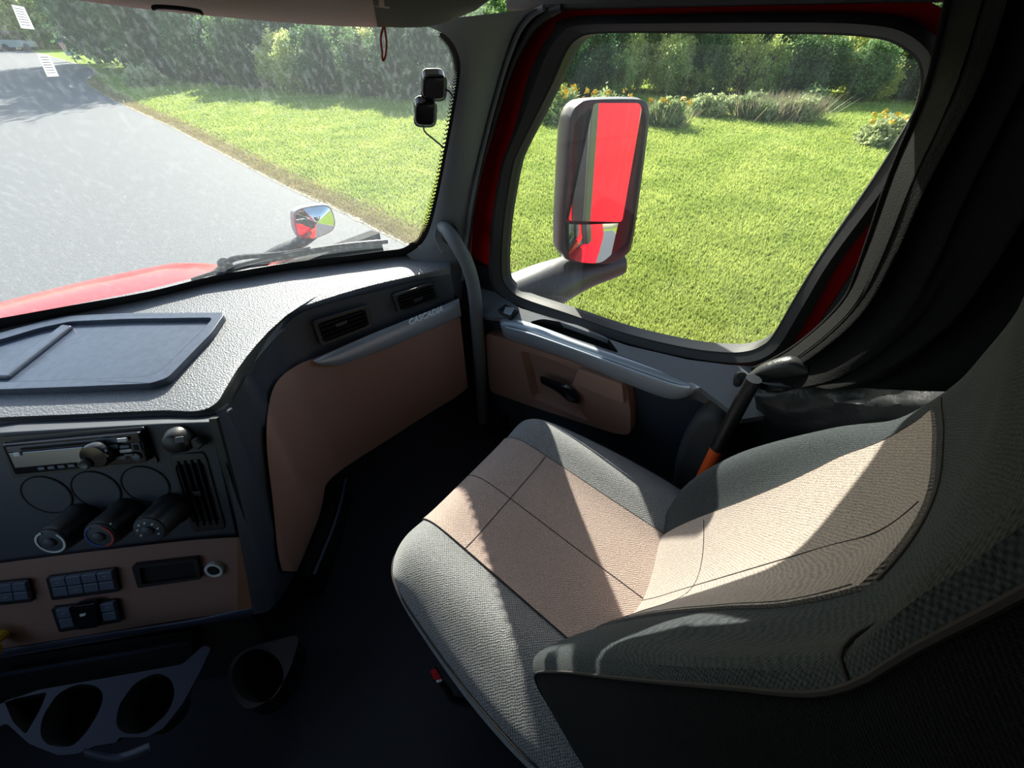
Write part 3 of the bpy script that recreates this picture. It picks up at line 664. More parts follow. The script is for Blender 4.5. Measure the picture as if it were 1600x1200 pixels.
# ---- lower console
slab('lower_console', [(-60, 1030), (392, 958), (425, 1010), (372, 1090), (330, 1230), (-60, 1330)], SP, -.12, -.03, M_black, dash)
CPz = Plane((0, .7, -1.17), Vector((.05, -.25, 1)), (1, 0, 0))
outer = rnd([(-60, 1125), (0, 1100), (60, 1078), (150, 1062), (285, 1038), (318, 1008), (330, 1012), (312, 1050), (285, 1100), (255, 1138), (228, 1152), (186, 1152), (182, 1160), (150, 1165), (120, 1178), (90, 1180), (45, 1162), (10, 1130), (-60, 1160)], 6)
h1 = rnd([(62, 1150), (65, 1122), (88, 1085), (120, 1068), (150, 1070), (163, 1085), (155, 1112), (135, 1145), (112, 1168), (76, 1166)], 14)
h2 = rnd([(180, 1134), (185, 1102), (210, 1067), (245, 1050), (268, 1060), (274, 1085), (262, 1115), (226, 1146), (196, 1148)], 14)
h3 = rnd([(6, 1095), (74, 1081), (62, 1110), (40, 1148), (20, 1128)], 6)
cup = holed('cup_holder_tray', outer, [h1, h2, h3], CPz, -.015, 0, M_tub, dash)
for h in (h1, h2, h3):
    pr = [CPz(q, 0) for q in h]; c = sum(pr, Vector())/len(pr)
    rows('cup_well', [pr, [lerp(p, c, .1)-Vector((0, 0, .08)) for p in pr], [lerp(p, c, .97)-Vector((0, 0, .085)) for p in pr]], M_void, cup, wrap=True)
patch('tray_front_lip', [(130, 1168), (180, 1178), (232, 1160)], [(132, 1182), (182, 1192), (236, 1174)], lambda p: CPz(p, 0), M_tub, cup, n=14, k=4, th=.02, bulge=.006)
patch('drawer_rail', [(0, 1052), (130, 1030), (290, 1003)], [(0, 1058), (130, 1036), (292, 1008)], lambda p: SP(p, .02), M_tub, dash, n=12, k=3, th=.01)
patch('drawer_face', [(0, 1030), (130, 1010), (300, 985)], [(0, 1094), (150, 1058), (300, 1035)], lambda p: SP(p, .0), M_black, dash, n=12, k=4, th=.03)
# floor cup holder beside the console, and kick trim
fc = thing('floor_cup_holder', (-.05, .62, -1.3), 'round black cup holder in the dark console foot', 'cup holder')
FCp = Plane((0, .6, -1.28), Vector((.1, -.15, 1)), (1, 0, 0))
co = rnd([(355, 1075), (358, 1035), (385, 1012), (430, 1000), (470, 990), (452, 1050), (425, 1092), (385, 1112)], 16)
ch = [(403+40*math.cos(a), 1056+42*math.sin(a)) for a in [2*PI*i/28 for i in range(28)]]
holed('holder_plate', co, [ch], FCp, -.14, 0, M_black, fc)
pr = [FCp(q, .001) for q in ch]; c = sum(pr, Vector())/len(pr)
rows('well', [pr, [lerp(p, c, .12)-Vector((0, 0, .1)) for p in pr], [lerp(p, c, .97)-Vector((0, 0, .11)) for p in pr]], M_void, fc, wrap=True)
kt = tube('kick_trim', [onZ(p, -1.32) for p in [(540, 748), (532, 785), (520, 825), (505, 862), (490, 898)]], .007, M_tub, dash, n=20)
R = [[onZ((p[0]-4, p[1]), -1.30) for p in [(536, 748), (528, 785), (516, 825), (500, 862), (486, 900)]], [Vector((onZ((p[0]-4, p[1]), -1.30).x, onZ((p[0]-4, p[1]), -1.30).y, FZ)) for p in [(536, 748), (528, 785), (516, 825), (500, 862), (486, 900)]]]
shell('kick_panel', R, (-.05, .05, 0), M_black, dash)

# ================================================================== PASSENGER SEAT
seat = thing('passenger_seat', (.42, .1, FZ), 'high-backed truck passenger seat in charcoal cloth with tan centre panels', 'seat')
ST = [(.506, .435, .22, -1.035, -1.075), (.500, .432, .27, -.985, -1.10), (.475, .427, .305, -.95, -1.13), (.42, .42, .33, -.928, -1.15), (.30, .42, .352, -.932, -1.15), (.14, .42, .37, -.945, -1.15), (-.02, .42, .37, -.955, -1.15), (-.18, .42, .34, -.965, -1.15)]
def station(t):
    P = cr([Vector((s[0], s[1], s[2])) for s in ST], 2*64+1)[int(round(t*128))]; Q = cr([Vector((s[3], s[4], 0)) for s in ST], 129)[int(round(t*128))]
    return P.x, P.y, P.z, Q.x, Q.y
STN = [station(i/64) for i in range(65)]
def bump(x, cx): return .034*math.exp(-((abs(x-cx)-.255)/.07)**2)
def cush(s, ang, po=0):
    y, cx, a, zt, zb = s; c, q = math.cos(ang), math.sin(ang); zm, b = (zt+zb)/2, (zt-zb)/2
    x = cx+(a+po)*math.copysign(abs(c)**.42, c); z = zm+(b+po)*math.copysign(abs(q)**.42, q)
    if q > 0: z += bump(x, cx)*q*min(1, (zt+1.08)/.12)
    return Vector((x, y, z))
rowsC = [[cush(s, 2*PI*j/72) for j in range(72)] for s in STN]
rows('seat_cushion', rowsC, M_seatdk, seat, wrap=True, caps=True)
def ctop(s, x, o=.004):
    y, cx, a, zt, zb = s; zm, b = (zt+zb)/2, (zt-zb)/2
    c = min(.999, abs((x-cx)/a)); cc = c**(1/.42); q = math.sqrt(1-cc*cc)
    return Vector((x, y+o*max(0, (y-.44)/.07), zm+b*q**.42+bump(x, cx)*q*min(1, (zt+1.08)/.12)+o))
shell('centre_panel', [[ctop(s, .25+(.595-.25)*j/20) for j in range(21)] for s in STN[1:62]], (0, -.002, -.02), M_seattan, seat)
def seamline(pts, r=.0012, nm='seam'): return tube(nm, pts, r, M_thread, seat, n=max(12, len(pts)*2), seg=6)
seamline([ctop(s, .425, .004) for s in STN[2:60:3]]); seamline([ctop(STN[34], .25+.345*j/12, .004) for j in range(13)])
seamline([ctop(s, .25, .003) for s in STN[2:60:3]], .0015); seamline([ctop(s, .595, .003) for s in STN[2:60:3]], .0015)
seamline([cush(s, PI*.9, .002) for s in STN[3:62:3]], .002, 'piping'); seamline([cush(s, PI*.1, .002) for s in STN[3:62:3]], .002, 'piping')
# backrest
KEY = {
 1.04: [(.14, -.14), (.12, -.07), (.14, -.01), (.18, .02), (.26, .02), (.42, .01), (.58, .02), (.66, .02), (.71, .0), (.73, -.07), (.72, -.14)],
 .92: [(.12, -.15), (.095, -.05), (.125, .05), (.17, .085), (.27, .05), (.42, .0), (.58, .03), (.66, .055), (.72, .0), (.745, -.07), (.72, -.15)],
 .80: [(.12, -.16), (.09, -.03), (.130, .15), (.19, .148), (.30, .07), (.42, .0), (.57, .03), (.66, .08), (.73, .02), (.76, -.07), (.73, -.16)],
 .65: [(.12, -.16), (.09, -.02), (.13, .164), (.20, .147), (.32, .055), (.42, .0), (.56, .02), (.65, .075), (.725, .02), (.76, -.07), (.73, -.16)],
 .50: [(.12, -.16), (.09, -.02), (.13, .157), (.205, .135), (.31, .05), (.42, .0), (.56, .01), (.64, .035), (.695, -.01), (.72, -.08), (.70, -.16)],
 .42: [(.12, -.15), (.10, -.03), (.13, .153), (.21, .112), (.31, .045), (.42, .0), (.545, .005), (.61, .01), (.66, -.02), (.69, -.08), (.68, -.15)],
 .33: [(.13, -.14), (.11, -.03), (.13, .15), (.21, .10), (.32, .055), (.42, .03), (.52, .022), (.60, .02), (.645, -.01), (.665, -.07), (.65, -.13)],
 .25: [(.15, -.12), (.115, -.01), (.13, .15), (.22, .108), (.32, .09), (.42, .07), (.52, .06), (.60, .048), (.64, .01), (.655, -.05), (.63, -.11)],
 .15: [(.16, -.12), (.115, .0), (.13, .187), (.22, .155), (.32, .145), (.42, .14), (.52, .12), (.595, .085), (.63, .03), (.64, -.04), (.62, -.10)],
 .04: [(.17, -.10), (.12, .03), (.13, .215), (.22, .20), (.32, .20), (.42, .19), (.50, .165), (.555, .11), (.58, .05), (.59, -.02), (.58, -.08)],
 -.06: [(.20, -.06), (.18, .04), (.19, .12), (.24, .15), (.32, .15), (.42, .15), (.48, .13), (.52, .09), (.54, .04), (.54, -.01), (.53, -.05)],
 -.09: [(.28, .0), (.27, .04), (.28, .07), (.30, .09), (.35, .09), (.41, .09), (.44, .08), (.46, .06), (.47, .04), (.47, .02), (.46, .01)]}
ks = sorted(KEY, reverse=True)
NB = 61; NR = 90; prof = [cr([Vector((x, p, 0)) for x, p in KEY[k]], NB) for k in ks]
BR_ = []
for i in range(NR):
    f = i/(NR-1)*(len(ks)-1); k = min(int(f), len(ks)-2)
    g = lambda a: max(0, min(len(ks)-1, a)); r = []
    w = f-k
    def c4(a, b, c, d): return .5*((2*b)+(c-a)*w+(2*a-5*b+4*c-d)*w*w+(3*b-a-3*c+d)*w**3)
    dz = c4(ks[g(k-1)], ks[k], ks[g(k+1)], ks[g(k+2)])
    for j in range(NB):
        q = c4(prof[g(k-1)][j], prof[k][j], prof[g(k+1)][j], prof[g(k+2)][j])
        r.append(Vector((q.x, -.06-.29*(.93-dz)+q.y, -dz)))
    BR_.append(r)
jc = lambda idx: int(round(idx/10*(NB-1)))
vs_front = [r[jc(2):] for r in BR_]
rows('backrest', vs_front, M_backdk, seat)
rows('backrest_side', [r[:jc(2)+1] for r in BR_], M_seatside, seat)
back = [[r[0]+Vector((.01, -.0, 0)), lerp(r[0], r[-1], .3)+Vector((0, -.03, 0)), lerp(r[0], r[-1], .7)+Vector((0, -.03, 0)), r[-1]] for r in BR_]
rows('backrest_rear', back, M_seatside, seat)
def nrmal(i, j):
    a = BR_[min(NR-1, i+1)][j]-BR_[max(0, i-1)][j]; b = BR_[i][min(NB-1, j+1)]-BR_[i][max(0, j-1)]; n_ = a.cross(b).normalized()
    return n_ if n_.y > 0 else -n_
i0 = next(i for i in range(NR) if BR_[i][0].z > -.99); i1 = next(i for i in range(NR) if BR_[i][0].z > -.355)
def bpt(i, fi, o=.004):
    x = fi/10*(NB-1); j = int(x); w = x-j; return lerp(BR_[i][j], BR_[i][j+1], w)+nrmal(i, j)*o
def ridx(i): t = (i-i0)/(i1-i0); return 6.05+.1*t+.45*max(0, t-.6)/.4
ins = [[bpt(i, 3.6+(ridx(i)-3.6)*k/18) for k in range(19)] for i in range(i0, i1+1)]
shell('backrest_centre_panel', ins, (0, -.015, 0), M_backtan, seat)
seamline([BR_[i][jc(2)]+nrmal(i, jc(2))*.001 for i in range(8, NR-6, 3)], .0018, 'piping')
seamline([bpt(i, ridx(i), .003) for i in range(i0, i1, 3)], .0016)
seamline([BR_[i][jc(3.6)]+nrmal(i, jc(3.6))*.003 for i in range(i0, i1, 3)], .002)
mi = (i0+i1)//2
seamline([BR_[i][jc(5)]+nrmal(i, jc(5))*.004 for i in range(i0, i1, 3)]); seamline([BR_[i0+14][j]+nrmal(i0+14, j)*.004 for j in range(jc(3.9), jc(6.0)+1)])
seamline([BR_[i1+1][j]+nrmal(i1+1, j)*.001 for j in range(jc(3.6), jc(7.0))], .0014); i2 = next(i for i in range(NR) if BR_[i][0].z > -.24); seamline([BR_[i2][j]+nrmal(i2, j)*.001 for j in range(jc(2), jc(3.0)+1)], .0012)
box3('seat_base', (.2, -.15, FZ), (.66, .32, -1.13), M_black, seat, bevel=.02)
# armrest of the seat, standing upright by the door
AR = Plane(Vector((.86, 0, 0)), (1, 0, 0), (0, -1, 0))
slab('armrest', rnd([(1137, 672), (1128, 652), (1106, 646), (1086, 652), (1068, 676), (1054, 715), (1046, 770), (1052, 840), (1100, 860), (1140, 720)], 14, 5), AR, -.09, 0, M_pillar_dk, seat, bevel=.025, seg=4, smooth=True)
# buckle
bk = thing('seat_belt_buckle', onZ((690, 1065), -1.12)+Vector((0, 0, -.03)), 'seat belt buckle with red push button beside the seat cushion', 'buckle')
BP = Plane(onZ((685, 1060), -1.1), onZ((685, 1060), -1.1), None)
slab('housing', rnd([(668, 1046), (682, 1041), (693, 1060), (688, 1070), (674, 1064)], 2), BP, -.02, 0, M_black, bk, bevel=.003)
slab('red_button', rnd([(672, 1048), (680, 1044), (691, 1061), (678, 1062)], 2), BP, 0, .004, M_redpl, bk, bevel=.001)
slab('silver_tip', [(681, 1063), (691, 1061), (690, 1065), (683, 1067)], BP, 0, .004, M_whitepl, bk, bevel=.001)
tube('stalk', [BP((688, 1068), -.01), BP((700, 1082), -.02), BP((714, 1096), -.04), Vector((.10, .12, -1.2)), Vector((.21, .08, -1.3))], .009, M_belt, bk, n=14, flat=.5)

# ================================================================== SIDE OBJECTS
pole = thing('belt_guide_pole', onX((1092, 772), .84), 'black pole with orange band and white tip between seat and door', 'pole')
pp = [onX(p, .82) for p in [(1178, 592), (1149, 646), (1121, 700)]]
tube('black_sleeve', pp, [.016, .017, .018], M_black, pole, n=14, seg=14)
tube('orange_band', [pp[-1], onX((1088, 765), .82)], .0165, M_orange, pole, n=6, seg=14)
tube('white_tip', [onX((1088, 765), .82), onX((1079, 784), .82)], [.0165, .013], M_whitepl, pole, n=5, seg=14)
tube('lower_rod', [onX((1079, 784), .82), Vector((.86, .02, FZ))], .01, M_black, pole, n=6, seg=10)
# curtain
cu = thing('curtain', (.88, -.3, -.65), 'heavy black cab curtain gathered to the side behind the seat', 'curtain')
CC = [([(1500, -60), (1474, 60), (1452, 145), (1400, 265), (1352, 400), (1318, 475), (1240, 545), (1176, 578)], .93),
      ([(1560, -80), (1510, 100), (1468, 200), (1425, 290), (1375, 410), (1330, 490), (1250, 560), (1184, 592)], .87),
      ([(1640, -80), (1590, 100), (1540, 210), (1490, 310), (1440, 420), (1390, 500), (1300, 575), (1230, 600)], .84),
      ([(1800, -80), (1740, 100), (1680, 210), (1620, 330), (1560, 430), (1500, 510), (1400, 585), (1330, 610)], .80),
      ([(2000, -80), (1930, 100), (1850, 210), (1780, 330), (1700, 430), (1620, 520), (1540, 595), (1500, 625)], .78)]
cols = [[onX((q.x, q.y), x) for q in cr([v2(p) for p in px], 40)] for px, x in CC]
NC = 120; R = []
for i in range(40):
    r = cr([c[i] for c in cols], NC); o = []
    fade = 1-.75*(i/39)**2
    for j, p in enumerate(r):
        u = j/(NC-1)
        a = (.016*math.sin(u*34+.5*math.sin(i*.13))+.020*math.sin(u*15+1.3+i*.03)+.004*math.sin(u*70+i*.06))*fade*min(1, .25+u*6)
        o.append(p+Vector((a, a*.4, 0)))
    R.append(o)
shell('curtain_cloth', R, (.006, .002, 0), M_curtain, cu)
tube('hem', [R[i][0] for i in range(0, 40, 3)], .006, M_curtain, cu, n=40)
va = [(1174, 592), (1200, 601), (1250, 606), (1300, 603), (1360, 607), (1420, 610), (1480, 612)]
vb = [(1183, 645), (1205, 664), (1250, 684), (1310, 698), (1370, 698), (1430, 684), (1480, 662)]
def vsurf(p):
    return onX(p, .90-.16*(p[0]-1175)/300)
rb = []
for j in range(12):
    t = j/11; a_, b_ = cr([v2(p) for p in va], 50), cr([v2(p) for p in vb], 50); r = []
    for i in range(50):
        p = a_[i].lerp(b_[i], t); q = vsurf((p.x, p.y)); w = noise.noise(Vector((p.x*.022, p.y*.05, 3)))*.012+noise.noise(Vector((p.x*.05, p.y*.08, 9)))*.004
        r.append(q-q.normalized()*(.035*math.sin(PI*t)+w))
    rb.append(r)
shell('vinyl_tie_band', rb, lambda v: v.normalized()*.004, M_vinyl, cu)
# bunched vinyl loops at the tie
def bunch(c, r1, r2, a0, a1, x, wid, sd):
    L = []
    for k in range(26):
        a = a0+(a1-a0)*k/25; px = c[0]+r1*math.cos(a)+3*noise.noise(Vector((k*.35, sd, 0))); py = c[1]+r2*math.sin(a)+3*noise.noise(Vector((k*.35, sd, 5)))
        L.append((px, py))
    R_ = [[onX(p, x-.0) for p in L], [onX((p[0]+wid*.4, p[1]+2), x-.02) for p in L], [onX((p[0]+wid, p[1]+5), x+.015) for p in L]]
    shell('vinyl_fold', R_, lambda v: v.normalized()*.003, M_vinyl, cu)
bunch((1210, 590), 38, 22, PI*.9, PI*1.9, .90, 16, 1); bunch((1216, 592), 26, 14, PI, PI*2.3, .885, 14, 2); bunch((1205, 597), 30, 12, PI*.1, PI*1.1, .88, 10, 4)
patch('vinyl_fold', [(1168, 585), (1195, 567), (1235, 556), (1262, 566)], [(1172, 594), (1200, 598), (1235, 600), (1262, 604)], lambda p: onX(p, .875), M_vinyl, cu, n=24, k=8, bulge=.03, th=.004)
# visor
vz = thing('sun_visor', (.1, 1.0, .05), 'pinkish grey cloth sun visor folded above the windshield', 'visor')
VS = Strip([lean(b)+Vector((0, -.06, .3)) for b in WB3], [lean(b)+Vector((0, -.02, -.25)) for b in WB3])
patch('visor_panel', [(60, -60), (250, -60), (480, -50), (620, -30)], [(60, -8), (250, 17), (480, 38), (600, 43)], VS, M_visor, vz, n=30, k=8, bulge=.02, th=.02)
patch('visor_end_panel', [(575, -40), (680, -30), (790, -20)], [(590, 42), (672, 41), (744, 16)], VS, M_head, vz, n=16, k=6, off=.01, bulge=.01, th=.02)
tube('hinge_clip', [VS(p)*.95 for p in [(241, 16), (243, 11), (280, 13), (312, 18), (314, 22)]], .003, M_black, vz, n=16)
cd = tube('red_cord_loop', [VS(p)*.97 for p in [(599, 42), (595, 60), (597, 80), (598, 94), (602, 88), (604, 68), (601, 42)]], .0022, M_redcord, None, n=36, seg=6)
tag(cd, 'thin red cord loop hanging from the sun visor', 'cord')
# two black sensors on the glass
def sensor(q, label, cable):
    c = sum((WS(p) for p in q), Vector())/4; t = thing('windshield_sensor', c, label, 'sensor', 'black sensors stuck to the windshield')
    PLs = Plane(c*.99, (WS(q[1])-WS(q[0])).cross(WS(q[3])-WS(q[0])), WS(q[1])-WS(q[0]))
    e = [((p[0]-sum(z[0] for z in q)/4)*1.12+sum(z[0] for z in q)/4, (p[1]-sum(z[1] for z in q)/4)*1.12+sum(z[1] for z in q)/4) for p in q]
    slab('adhesive_pad', rnd(e, 12), PLs, -.006, -.001, mat('clear_pad', (.25, .32, .33), .4), t, bevel=.001)
    slab('body', rnd(q, 11, 5), PLs, 0, .03, M_gloss, t, bevel=.006, seg=3, smooth=True)
    slab('edge_line', [quadpts(q, .55, .12), quadpts(q, .85, .16), quadpts(q, .85, .19), quadpts(q, .55, .15)], PLs, .03, .031, M_btn, t, bevel=0)
    tube('cable', [WS(p)*.985 for p in cable], .0022, M_black, t, n=20, seg=6)
sensor([(661, 119), (697, 119), (696, 157), (659, 156)], 'upper black square sensor stuck on the windshield edge', [(696, 140), (702, 143), (708, 152)])
sensor([(649, 162), (682, 160), (680, 198), (648, 197)], 'lower black square sensor stuck on the windshield edge', [(662, 198), (664, 206), (678, 218), (694, 231)])
# paper labels on the glass
def paper(q, label):
    c = sum((WS(p) for p in q), Vector())/4; t = thing('paper_label', c, label, 'label')
    PLs = Plane(c*.99, (WS(q[1])-WS(q[0])).cross(WS(q[3])-WS(q[0])), WS(q[1])-WS(q[0]))
    slab('sheet', q, PLs, 0, .0015, M_paper, t, bevel=0)
    for i in range(7):
        b = .1+.12*i; slab('print_line', [quadpts(q, .12, b), quadpts(q, .85, b), quadpts(q, .85, b+.035), quadpts(q, .12, b+.035)], PLs, .0015, .002, M_print, t, bevel=0)
paper([(18, 8), (38, 12), (54, 46), (33, 44)], 'upper white printed paper label on the windshield')
paper([(58, 85), (77, 86), (92, 119), (74, 120)], 'lower white printed paper label on the windshield')

# ================================================================== TRUCK EXTERIOR
# mirror
mo = Vector((1.31, .637, -.38)); MP = Plane(mo, (-1.0, -1.403, .12), Vector((-1.403, 1, 0)))
mr = thing('door_mirror', onX((925, 415), 1.3), 'tall black door mirror with flat and convex glass reflecting red cab', 'mirror')
rim = [(888, 205), (893, 178), (905, 162), (925, 156), (990, 155), (1007, 159), (1014, 172), (1013, 200), (1000, 300), (988, 380), (976, 400), (955, 411), (920, 412), (892, 408), (880, 398), (877, 380), (880, 320)]
rimc = [(q.x, q.y) for q in cr([v2(p) for p in rim], 68, closed=True)]
gl1 = rnd([(929, 162), (998, 162), (1001, 175), (972, 347), (888, 345), (893, 300), (912, 270), (920, 200)], 7)
f3 = [MP(p, 0) for p in rimc]; cc = sum(f3, Vector())/len(f3); nn = MP.n; hx = MP.h
def shr(p, s, o, out=0): return cc+(p-cc)*s-nn*o+Vector((0, 0, 0))-hx*out
R = [[lerp(p, cc, .13)-nn*.006 for p in f3], [lerp(p, cc, .08)+nn*.004 for p in f3], [lerp(p, cc, .02)+nn*.003 for p in f3], f3, [shr(p, 1.02, .03) for p in f3], [shr(p, 1.0, .08) for p in f3], [shr(p, .88, .13) for p in f3], [shr(p, .6, .155) for p in f3], [shr(p, .05, .16) for p in f3]]
rows('housing', R, M_housing, mr, wrap=True)
slab('backing', rimc, MP, -.012, -.006, M_gloss, mr, bevel=0)
slab('flat_glass', rnd([(928, 161), (999, 161), (1003, 170), (972, 347), (888, 345)], 6), MP, -.004, .005, M_mirror, mr, bevel=.0)
# convex glass
qa = [(889, 350), (910, 351), (940, 350), (966, 349)]; qb = [(889, 403), (910, 410), (938, 410), (955, 398)]
R = []
for j in range(11):
    r = []
    for i in range(15):
        a = cr([v2(p) for p in qa], 15)[i]; b = cr([v2(p) for p in qb], 15)[i]; p = a.lerp(b, j/10)
        x, y = (i/14-.5), (j/10-.5); r.append(MP((p.x, p.y), .006+.022*(.5-x*x-y*y)))
    R.append(r)
shell('convex_glass', R, -nn*.012, M_mirror, mr)
tube('support_arm', [onX((965, 408), 1.50), onX((905, 425), 1.34), onX((850, 448), 1.18), onX((790, 475), 1.04)], [.07, .09, .11, .12], M_housing, mr, n=20, seg=20, flat=.8)
# cab shell outside
cab = thing('truck_cab_body', (1.1, -1.0, -3.0), 'red outer side of the truck cab seen in the mirrors', 'truck body')
box3('sleeper_side', (1.07, -3.6, -2.5), (1.12, -.12, 1.0), M_redside, cab, bevel=.01)
box3('door_outer_skin', (1.07, -.10, -2.3), (1.12, 1.0, -.80), M_redside, cab, bevel=.01)
box3('rear_window_post', (1.06, -.30, -.80), (1.135, -.09, .10), M_black, cab, bevel=.01)
box3('roof_skin', (-1.85, -3.6, 1.0), (1.12, 1.1, 1.05), M_redside, cab)
box3('left_side', (-1.9, -3.6, -2.5), (-1.85, -.12, 1.0), M_redside, cab)
# hood
hood = thing('truck_hood', (-.4, 2.2, -1.5), 'red truck hood sloping away beyond the windshield base', 'hood')
R = []
for y, z, wd in ((1.50, -.74, 1.15), (1.75, -.72, 1.12), (1.95, -.705, 1.09), (2.15, -.718, 1.06), (2.4, -.80, 1.0), (2.8, -1.05, .9), (3.3, -1.4, .85), (3.6, -1.9, .8), (3.7, -2.4, .8)):
    r = []
    for j in range(33):
        u = (j-16)/16; a = abs(u); x = -.4+wd*u*(1.15); dz = -.10*a**2-.62*max(0, a-.62)**1.5*1.6
        r.append(Vector((x, y-.10*a*a, z+dz)))
    R.append(r)
R = [cr([R[i][j] for i in range(len(R))], 36) for j in range(33)]; R = [[R[j][i] for j in range(33)] for i in range(36)]
shell('hood_panel', R, (0, 0, -.02), M_red, hood)
# fender bump, right
fr_ = []
for i in range(20):
    a = i/19*PI; r = []
    for j in range(15):
        b = j/14*PI; r.append(Vector((.93+.27*math.cos(b)*-1, 2.25-.75*math.cos(a), -1.45+(.42*math.sin(a))*math.sin(b)**.7)))
    fr_.append(r)
rows('right_fender', fr_, M_red, hood)
# cowl
# hood mirror
hm = thing('hood_mirror', onX((450, 385), 1.15), 'small rounded red-backed mirror standing on the right fender', 'mirror')
ho = ray(490, 348)*2.4; HP = Plane(ho, (-.42, -2.0, .26), Vector((-2.0, .42, 0)))
ho_px = [(459, 335), (463, 329), (475, 324), (500, 320), (512, 321), (518, 327), (523, 342), (523, 354), (517, 362), (505, 368), (488, 374), (475, 375), (467, 370), (461, 358)]
hc = [(q.x, q.y) for q in cr([v2(p) for p in ho_px], 48, closed=True)]
f3 = [HP(p, 0) for p in hc]; c2 = sum(f3, Vector())/len(f3)
R = [[lerp(p, c2, .10)+HP.n*.004 for p in f3], f3, [c2+(p-c2)*1.04-HP.n*.04 for p in f3], [c2+(p-c2)*.98-HP.n*.09 for p in f3], [c2+(p-c2)*.7-HP.n*.14 for p in f3], [c2+(p-c2)*.05-HP.n*.15 for p in f3]]
rows('housing', R, mat('silver_grey_shell', (.35, .37, .38), .35), hm, wrap=True)
gi = [HP(p, .0) for p in hc]; R = [[lerp(p, c2, 1-s)+HP.n*(.006+.03*(1-s*s)) for p in gi] for s in (.92, .75, .55, .35, .15, .01)]
rows('convex_glass', R, M_mirror, hm, wrap=True)
tube('stem', [c2-HP.n*.05-Vector((0, 0, .06)), ray(470, 378)*2.42, ray(430, 395)*2.35, ray(395, 420)*2.3], [.05, .05, .045, .05], M_black, hm, n=14, seg=14, flat=.6)
# wipers
wp = thing('windshield_wiper', WS((300, 440))*1.05, 'black windshield wiper resting along the glass base', 'wiper')
wo = lambda p, s=1.045: WS(p)*s
tube('blade', [wo(p) for p in [(236, 466), (300, 444), (370, 421), (450, 402), (530, 388), (606, 378)]], .006, M_black, wp, n=30, seg=6)
tube('blade_spine', [wo(p, 1.05) for p in [(300, 437), (370, 415), (450, 397), (535, 383), (606, 376)]], .006, M_black, wp, n=30, seg=6)
tube('arm', [wo(p, 1.06) for p in [(330, 436), (352, 414), (372, 403), (440, 396), (485, 388)]], [.014, .010, .008, .006], M_black, wp, n=24, seg=8)
disc('pivot_nut', wo((352, 414), 1.06), (0, -.5, .8), [(.022, -.02), (.022, .01), (.014, .02), (.001, .02)], M_black, wp, seg=14)
wpb = tube('washer_tube', [wo(p, 1.03) for p in [(0, 505), (110, 480), (225, 463)]], .005, M_black, wp, n=14, seg=6)
disc('clip', wo((229, 463), 1.03), (0, -.5, .8), [(.008, 0), (.008, .008), (.001, .009)], M_chrome, wp, seg=10)
# ================================================================== OUTDOORS (metres, ground z = 0)
def G2(px, py): p = gnd(px, py); return Vector((p.x, p.y, 0))
lawn_o = tag(mesh('lawn', [(-60, -60, -.02), (160, -60, -.02), (160, 260, -.02), (-60, 260, -.02)], [(0, 1, 2, 3)], M_lawn, raw=False, at=(0, 0, 0), smooth=False), kind='structure')
RE = [(640, 385), (540, 335), (450, 294), (380, 258), (310, 221), (255, 193), (205, 170), (165, 150), (140, 134), (136, 124), (146, 114), (140, 106), (110, 97), (70, 86), (30, 75), (0, 69)]
RR = [Vector((3.0, -30, 0)), Vector((3.1, -6, 0)), Vector((3.2, 0, 0))]+[G2(*p) for p in RE]
redge = cr(RR, 120)
Rr = []
for p in redge: Rr.append([Vector((min(-9, p.x-12), p.y, .0)), Vector((p.x-4, p.y, .05)), Vector((p.x, p.y, .0))])
rd = []
for i in range(len(redge)-1):
    pass
vs = []; fs = []
for i, p in enumerate(redge): vs += [Vector((-60, p.y if i < 95 else p.y, .0)), Vector((p.x, p.y, .0))]
far = [p for p in redge]
poly = [tuple(p) for p in far if True]
tri_pts = [Vector((p.x, p.y, 0)) for p in redge]+[Vector((-60, redge[-1].y, 0)), Vector((-60, -30, 0))]
tt = tessellate_polygon([tri_pts])
tag(mesh('road', [(p.x, p.y, .012) for p in tri_pts], [tuple(t) for t in tt], M_road, raw=False, at=(0, 0, 0), smooth=False), kind='structure')
L_ = []
for i, p in enumerate(redge):
    d = (redge[min(len(redge)-1, i+1)]-redge[max(0, i-1)]).normalized(); nrm_ = Vector((d.y, -d.x, 0))
    w = .16+.10*noise.noise(Vector((p.y*1.3, 0, 0)))
    L_.append([p-nrm_*(.03+.05*noise.noise(Vector((p.y*3, 1, 0))))+Vector((0, 0, .016)), p+nrm_*w*.5+Vector((0, 0, .02)), p+nrm_*w+Vector((0, 0, -.01))])
tag(rows('gravel_edge', L_, M_verge, None, raw=False, at=(0, 0, 0)), kind='structure')

